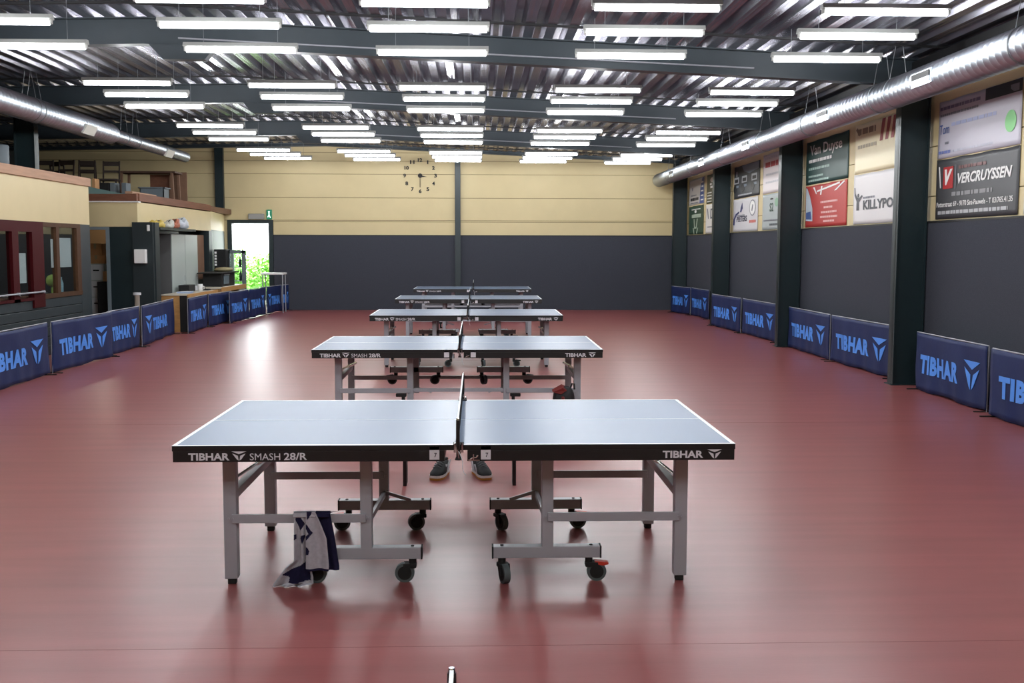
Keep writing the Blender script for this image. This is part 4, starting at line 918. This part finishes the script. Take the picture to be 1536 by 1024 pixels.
t = thing('drinks_fridge', 'drinks fridge with glass door standing before the bright exit', 'fridge', (-6.1, 27.25, 0))
m = MB(); m.box(-0.17, -0.145, -0.2, 0.2, 0, 1.64); m.box(0.145, 0.17, -0.2, 0.2, 0, 1.64); m.box(-0.17, 0.17, -0.2, 0.2, 1.56, 1.64); m.box(-0.17, 0.17, -0.2, 0.2, 0, 0.16); m.build('casing', M['tub'], t)
for z in (0.5, 0.85, 1.2):
    m = MB(); m.box(-0.144, 0.144, -0.17, 0.17, z, z + 0.014); m.build('shelf', M['white'], t)
m = MB(); m.box(-0.143, 0.143, -0.195, -0.19, 0.16, 1.56); m.build('glass_door', M['glass'], t)
for i, (x, z, c, lab) in enumerate(((-0.08, 0.174, (60, 70, 64), 'dark bottle on the bottom of the drinks fridge'), (0.05, 0.174, (40, 60, 50), 'dark green bottle on the bottom of drinks fridge, right'), (-0.07, 0.514, (46, 54, 60), 'dark bottle on the lowest fridge shelf'), (0.07, 0.864, (52, 60, 66), 'grey bottle on the middle fridge shelf, right side'), (0.06, 1.214, (40, 48, 54), 'dark bottle on the top fridge shelf'))):
    m = MB(); m.lathe([(0.034, 0), (0.036, 0.01), (0.036, 0.16), (0.014, 0.22), (0.013, 0.27)], n=14); simple(m, 'bottle', mat('bottle %d' % i, c, 0.2), lab, 'bottle', loc=(-6.1 + x, 27.25, z + 0.002), group='bottles in the drinks fridge')
# high white table near the exit
t = thing('high_table', 'small high white table beside the open exit', 'table', (-5.36, 28.2, 0))
m = MB(); m.box(-0.31, 0.29, -0.25, 0.25, 1.0, 1.045, 0, 0.006); m.build('table_top', M['white'], t)
for sx in (-0.27, 0.25):
    for sy in (-0.2, 0.2):
        m = MB(); m.cyl((sx, sy, 0), (sx, sy, 1.0), 0.013, n=10); m.build('leg', M['grey'], t)
# storage room
t = thing('filing_cabinet', 'pale grey four drawer filing cabinet inside the storage doorway', 'filing cabinet', (-7.83, 22.2, 0))
m = MB(); m.box(-0.25, 0.21, -0.28, 0.3, 0, 1.37, 0, 0.004); m.build('body', M['cabinet'], t)
for k in range(4):
    m = MB(); m.box(-0.24, 0.20, -0.30, -0.281, 0.03 + k * 0.335, 0.35 + k * 0.335, 0, 0.004); dr = m.build('drawer', M['paper'], t); m = MB(); m.box(-0.0, 0.12, -0.312, -0.30, 0.22 + k * 0.335, 0.245 + k * 0.335); m.build('handle', M['rubber'], dr)
def carton(loc, w, d_, h, lab):
    t = thing('cardboard_box', lab, 'box', loc); m = MB(); m.box(-w / 2, w / 2, -d_ / 2, d_ / 2, 0, h, 0, 0.004); m.build('carton', M['cardboard'], t); m = MB(); m.box(-0.025, 0.025, -d_ / 2 - 0.001, d_ / 2 + 0.001, h - 0.001, h + 0.001); m.box(-0.025, 0.025, -d_ / 2 - 0.0015, -d_ / 2, h * 0.55, h); m.build('packing_tape', M['olive'], t)
carton((-7.80, 22.2, 1.372), 0.36, 0.4, 0.17, 'cardboard box on the filing cabinet, lower of two')
carton((-7.82, 22.2, 1.546), 0.28, 0.36, 0.24, 'cardboard box on the filing cabinet, upper of two')
m = MB(); m.box(-7.62, -7.10, 21.5, 22.3, 0, 1.02, 0, 0.01); simple(m, 'storage_chest', M['dark'], 'black chest inside the storage doorway', 'chest')
carton((-7.42, 21.8, 1.022), 0.26, 0.3, 0.2, 'orange brown cardboard box on the black chest in storage')
m = MB()
for q in range(3): m.tube([(0.08 * math.cos(a * 0.4), 0.16 * math.sin(a * 0.4), 0.02 + q * 0.03) for a in range(17)], 0.012, 6)
simple(m, 'coiled_cable', M['paper'], 'coil of white cable on the black chest', 'cable', loc=(-7.19, 21.75, 1.032))
t = thing('wall_shelf', 'dark shelf high in the storage room, holding a black case', 'shelf', (-7.55, 23.75, 1.62)); m = MB(); m.box(-0.6, 0.35, -0.25, 0.24, 0, 0.03); m.build('board', M['darkwood'], t)
for x in (-0.4, 0.2):
    m = MB(); m.prism([(-0.2, 0), (0.24, 0), (0.24, -0.25)], (x, 0, 0), (0, 1, 0), (0, 0, 1), (0.02, 0, 0)); m.build('bracket', M['grey'], t)
m = MB(); m.box(-0.28, 0.22, -0.18, 0.15, 0, 0.17, 0, 0.01); simple(m, 'case', M['rubber'], 'black case on the shelf in storage room', 'case', loc=(-7.6, 23.72, 1.65))
m = MB(); m.cyl((-6.02, 18.95, 0.0), (-6.02, 18.95, 0.87), 0.042, n=14); m.cyl((-6.02, 18.95, 0.87), (-6.02, 18.95, 0.91), 0.068, n=16, mi=1); simple(m, 'roller_tube', [mat('beige cardboard tube', (150, 138, 126), 0.7), M['paper']], 'beige upright tube with white cap behind the left barriers', 'tube')
# things behind the office glass
for (y0, y1, z0, z1, lab) in ((17.60, 18.14, 1.38, 1.86, 'large white sheet on the brown window pane'), (17.3, 17.39, 1.38, 1.84, 'narrow white sheet beside the window mullion'), (16.9, 16.99, 1.04, 1.62, 'tall narrow white sheet next to the dark red frame'), (16.05, 16.30, 1.17, 1.62, 'white notice on the dark red glazed front')):
    m = MB(); m.box(XA - 0.048, XA - 0.044, y0, y1, z0, z1) if y0 > 16.5 else m.box(XA - 0.032, XA - 0.028, y0, y1, z0, z1)
    simple(m, 'paper_notice', M['paper'], lab, 'notice', group='paper sheets on the office glass')
m = MB(); m.box(-7.22, XA - 0.095, 16.86, 18.4, 0.86, 0.90); simple(m, 'window_board', M['brownbeam'], 'wooden inner sill behind the brown window', 'sill')
for y, lab in ((16.98, 'peach cup nearest the red frame on the inner sill'), (17.12, 'peach cup in the middle of the three on inner sill'), (17.28, 'peach cup next to the mullion on the inner sill')):
    m = MB(); m.lathe([(0.03, 0), (0.04, 0.14), (0.035, 0.14), (0.026, 0.01)], n=14); simple(m, 'cup', mat('peach plastic', (196, 160, 130), 0.5), lab, 'cup', loc=(-7.0, y, 0.90), group='peach cups on the sill')
m = MB(); blob(m, 0, 0, 0.26, 0.09, 0.13, 0.10, 2.4); m.cyl((0, 0, 0), (0, 0, 0.18), 0.03, n=10); simple(m, 'desk_lamp', mat('lime plastic', (170, 210, 110), 0.5), 'lime green lamp behind the brown window', 'lamp', loc=(-7.0, 17.72, 0.90))
m = MB(); m.lathe([(0.03, 0), (0.034, 0.2), (0.014, 0.27), (0.014, 0.31)], n=12); simple(m, 'bottle', mat('pale blue bottle', (150, 186, 206), 0.3), 'pale blue bottle behind the brown window', 'bottle', loc=(-7.0, 18.08, 0.90))
m = MB(); m.lathe([(0.10, 0), (0.16, 0.012), (0.165, 0.02), (0.10, 0.008)], n=24); simple(m, 'glare_disc', M['white'], 'white disc put in for glare on the brown counter', 'glare_disc', loc=(-7.05, 16.2, 0.951))  # flat white disc shaped as the glare highlight on the counter

# mezzanine clutter
def chair(loc, label, upside, rotz):
    t = thing('chair', label, 'chair', loc, rotz, 'dark chairs stored on the mezzanine'); s = -1 if upside else 1; z0 = 0.45 if upside else 0
    def Z(z): return (0.47 - z) if upside else z
    m = MB(); m.box(-0.2, 0.2, -0.2, 0.2, *sorted((Z(0.43), Z(0.47))), 0, 0.006); m.build('seat', M['chairwood'], t)
    for a in (-0.17, 0.17):
        m = MB(); m.bar((a, -0.17, Z(0.43)), (a, -0.19, Z(0.0)), 0.035, 0.035); m.build('leg', M['chairwood'], t)
        m = MB(); m.bar((a, 0.17, Z(0.43)), (a, 0.21, Z(0.0)), 0.035, 0.035); m.build('leg', M['chairwood'], t)
    if not upside:
        m = MB(); m.bar((-0.17, 0.18, 0.47), (-0.17, 0.24, 0.88), 0.03, 0.03); m.bar((0.17, 0.18, 0.47), (0.17, 0.24, 0.88), 0.03, 0.03); m.bar((-0.18, 0.23, 0.82), (0.18, 0.23, 0.82), 0.02, 0.1); m.bar((-0.18, 0.21, 0.65), (0.18, 0.21, 0.65), 0.02, 0.05)
    else:
        m = MB(); m.bar((-0.17, 0.2, 0.0), (-0.17, 0.26, -0.36), 0.03, 0.03); m.bar((0.17, 0.2, 0.0), (0.17, 0.26, -0.36), 0.03, 0.03); m.bar((-0.18, 0.25, -0.30), (0.18, 0.25, -0.30), 0.02, 0.1)
    m.build('backrest', M['chairwood'], t)
MZ = 2.736
for x, y, rz, lab in ((-9.50, 23.7, 0.1, 'dark chair on the mezzanine, leftmost of those in a row'), (-9.05, 23.6, -0.15, 'dark chair on the mezzanine, second from left in the row'), (-8.60, 23.7, 0.05, 'dark chair on the mezzanine, third from left in the row'),
                      (-8.12, 23.9, 0.12, 'dark chair on the mezzanine, next to the wooden table legs'), (-9.35, 24.5, 2.9, 'dark chair on the mezzanine behind the row of chairs, left'), (-8.8, 24.6, 3.3, 'dark chair on the mezzanine behind the row of chairs, right')):
    chair((x, y, MZ), lab, False, rz)
t = thing('wooden_table', 'brown wooden table with slim legs on the mezzanine before leaning boards', 'table', (-7.50, 24.75, MZ))
m = MB(); m.box(-0.64, 0.66, -0.3, 0.3, 0.65, 0.69); m.build('table_top', M['darkwood'], t)
for a, b in ((-0.57, -0.26), (0.60, -0.26), (-0.57, 0.26), (0.60, 0.26)):
    m = MB(); m.bar((a, b, 0), (a * 0.96, b, 0.65), 0.06, 0.05); m.build('leg', M['midwood'], t)
m = MB(); m.box(-7.66, -7.21, 25.3, 25.34, MZ, 3.40); simple(m, 'wooden_board', M['brownbeam'], 'reddish brown board behind the wooden table on mezzanine', 'board')
m = MB(); m.box(-7.19, -6.78, 25.2, 25.24, MZ, 3.45); simple(m, 'wooden_board', M['midwood'], 'brown board on the mezzanine, rightmost by the cream wall', 'board')
t = thing('plastic_crate', 'grey plastic crate on the mezzanine edge before the wooden table', 'crate', (-7.10, 23.75, MZ))
m = MB()
m.box(-0.26, 0.26, -0.2, 0.2, 0, 0.02); m.box(-0.26, 0.26, -0.2, -0.18, 0, 0.26); m.box(-0.26, 0.26, 0.18, 0.2, 0, 0.26); m.box(-0.26, -0.24, -0.2, 0.2, 0, 0.26); m.box(0.24, 0.26, -0.2, 0.2, 0, 0.26); m.build('tray', M['tub'], t)
m = MB(); m.box(-0.29, 0.29, -0.23, -0.19, 0.25, 0.28, 0, 0.006); m.box(-0.29, 0.29, 0.19, 0.23, 0.25, 0.28, 0, 0.006); m.box(-0.29, -0.25, -0.23, 0.23, 0.25, 0.28, 0, 0.006); m.box(0.25, 0.29, -0.23, 0.23, 0.25, 0.28, 0, 0.006); m.build('rim', M['tub'], t)
for x, w_, lab, mt in ((-7.98, 0.40, 'black box on the mezzanine, left of the narrow pale ones', 'dark'), (-7.71, 0.10, 'narrow grey box on the mezzanine right beside the black box', 'tub'), (-7.47, 0.10, 'narrow grey box on the mezzanine next to the plastic crate', 'tub')):
    m = MB(); m.box(-w_ / 2, w_ / 2, -0.15, 0.15, 0, 0.33, 0, 0.005); simple(m, 'storage_box', M[mt], lab, 'box', loc=(x, 23.0, MZ))
carton((-7.95, 22.4, MZ), 0.17, 0.25, 0.38, 'small cardboard box on the mezzanine behind the fascia corner')
m = MB(); m.prism([(0, 0), (1.0, -0.0), (1.0, 0.05), (0.4, 0.16), (0.05, 0.24)], (-8.0, 21.6, MZ), (0.85, 0.3, 0), (0, 0, 0.95), (-0.1, 0.5, 0)); simple(m, 'tarpaulin', M['teal'], 'folded grey green tarpaulin lying on the mezzanine edge', 'tarpaulin')
m = MB(); m.bar((-6.76, 20.95, 2.768), (-6.76, 22.5, 2.768), 0.14, 0.045); simple(m, 'plank', M['fascia'], 'pale plank resting along the brown mezzanine beam', 'plank')
m = MB(); m.lathe([(0.14, 0), (0.16, 0.02), (0.165, 0.51), (0.15, 0.53), (0.02, 0.54)], n=24); simple(m, 'drum', M['tub'], 'grey drum standing behind the office fascia at left edge', 'drum', loc=(-7.47, 16.95, 2.765))

# ------------------------------------------------------------------ outdoors behind the exit
mb = MB(); mb.box(-30, 20, YB + 0.2, 70, -0.25, -0.02); struct(mb.build('ground', M['grass']))
def bush(loc, rx, ry, rz, n, label, seed):
    t = thing('bush', label, 'bush', loc, 0, 'bushes outside the exit'); rr = random.Random(seed); m = MB()
    for _ in range(n):
        while True:
            p = Vector((rr.uniform(-1, 1), rr.uniform(-1, 1), rr.uniform(-1, 1)))
            if 0.25 < p.length < 1: break
        q = Vector((p.x * rx, p.y * ry, rz + p.z * rz * (1 + 0.15 * math.sin(p.x * 9))))
        a = Vector((rr.uniform(-1, 1), rr.uniform(-1, 1), rr.uniform(-0.6, 0.6))).normalized(); b = a.orthogonal().normalized(); s = rr.uniform(0.05, 0.10)
        m.add([q - a * s, q + b * s * 0.45, q + a * s, q - b * s * 0.45], [(0, 1, 2, 3)])
    m.build('foliage', M['leaf'], t)
    m = MB()
    for k in range(5): m.tube([(0, 0, 0), (rr.uniform(-0.2, 0.2) * rx, rr.uniform(-0.2, 0.2), rz * 0.6), (rr.uniform(-0.6, 0.6) * rx, rr.uniform(-0.4, 0.4) * ry, rz * 1.4)], [0.03, 0.02, 0.008], 6)
    m.build('stem', M['bark'], t)
bush((-7.3, 30.9, -0.02), 0.7, 0.6, 0.68, 1700, 'low green bush outside the exit, left and nearest', 1)
bush((-6.2, 32.0, -0.02), 0.7, 0.6, 0.80, 1900, 'green bush outside the exit, in the middle of doorway', 2)
bush((-5.6, 33.7, -0.02), 0.8, 0.7, 1.02, 2000, 'tallest green bush outside the exit, at right', 3)
bush((-7.7, 33.9, -0.02), 0.9, 0.7, 0.85, 1700, 'green bush outside the exit behind the low left one', 4)

# ------------------------------------------------------------------ light
wd = bpy.data.worlds.new('overcast'); sc.world = wd; wd.use_nodes = True
bg = wd.node_tree.nodes['Background']; bg.inputs[0].default_value = (0.93, 0.97, 1.0, 1); bg.inputs[1].default_value = 12.0
for nm, p, e in (('storage_fill', (-7.9, 22.9, 2.4), 26), ('office_fill', (-8.2, 16.5, 2.4), 30)):  # unseen fill lights without fittings, added to brighten both rooms
    la = bpy.data.lights.new(nm, 'POINT'); la.energy = e; la.shadow_soft_size = 0.1; la.color = (1.0, 0.9, 0.75)
    lo = bpy.data.objects.new(nm, la); COL.objects.link(lo); lo.location = p
sun = bpy.data.objects.new('sun', bpy.data.lights.new('sun', 'SUN')); COL.objects.link(sun); sun.data.energy = 4.0; sun.data.angle = 0.2
sun.rotation_euler = (math.radians(-28), math.radians(-25), 0); sun.location = (-6, 36, 12)

sc.view_settings.view_transform = 'Standard'; sc.view_settings.look = 'None'; sc.view_settings.gamma = 1.0; sc.view_settings.use_curve_mapping = False
sc.view_settings.exposure = 0.12
sc.cycles.use_denoising = True
sc.cycles.max_bounces = 10
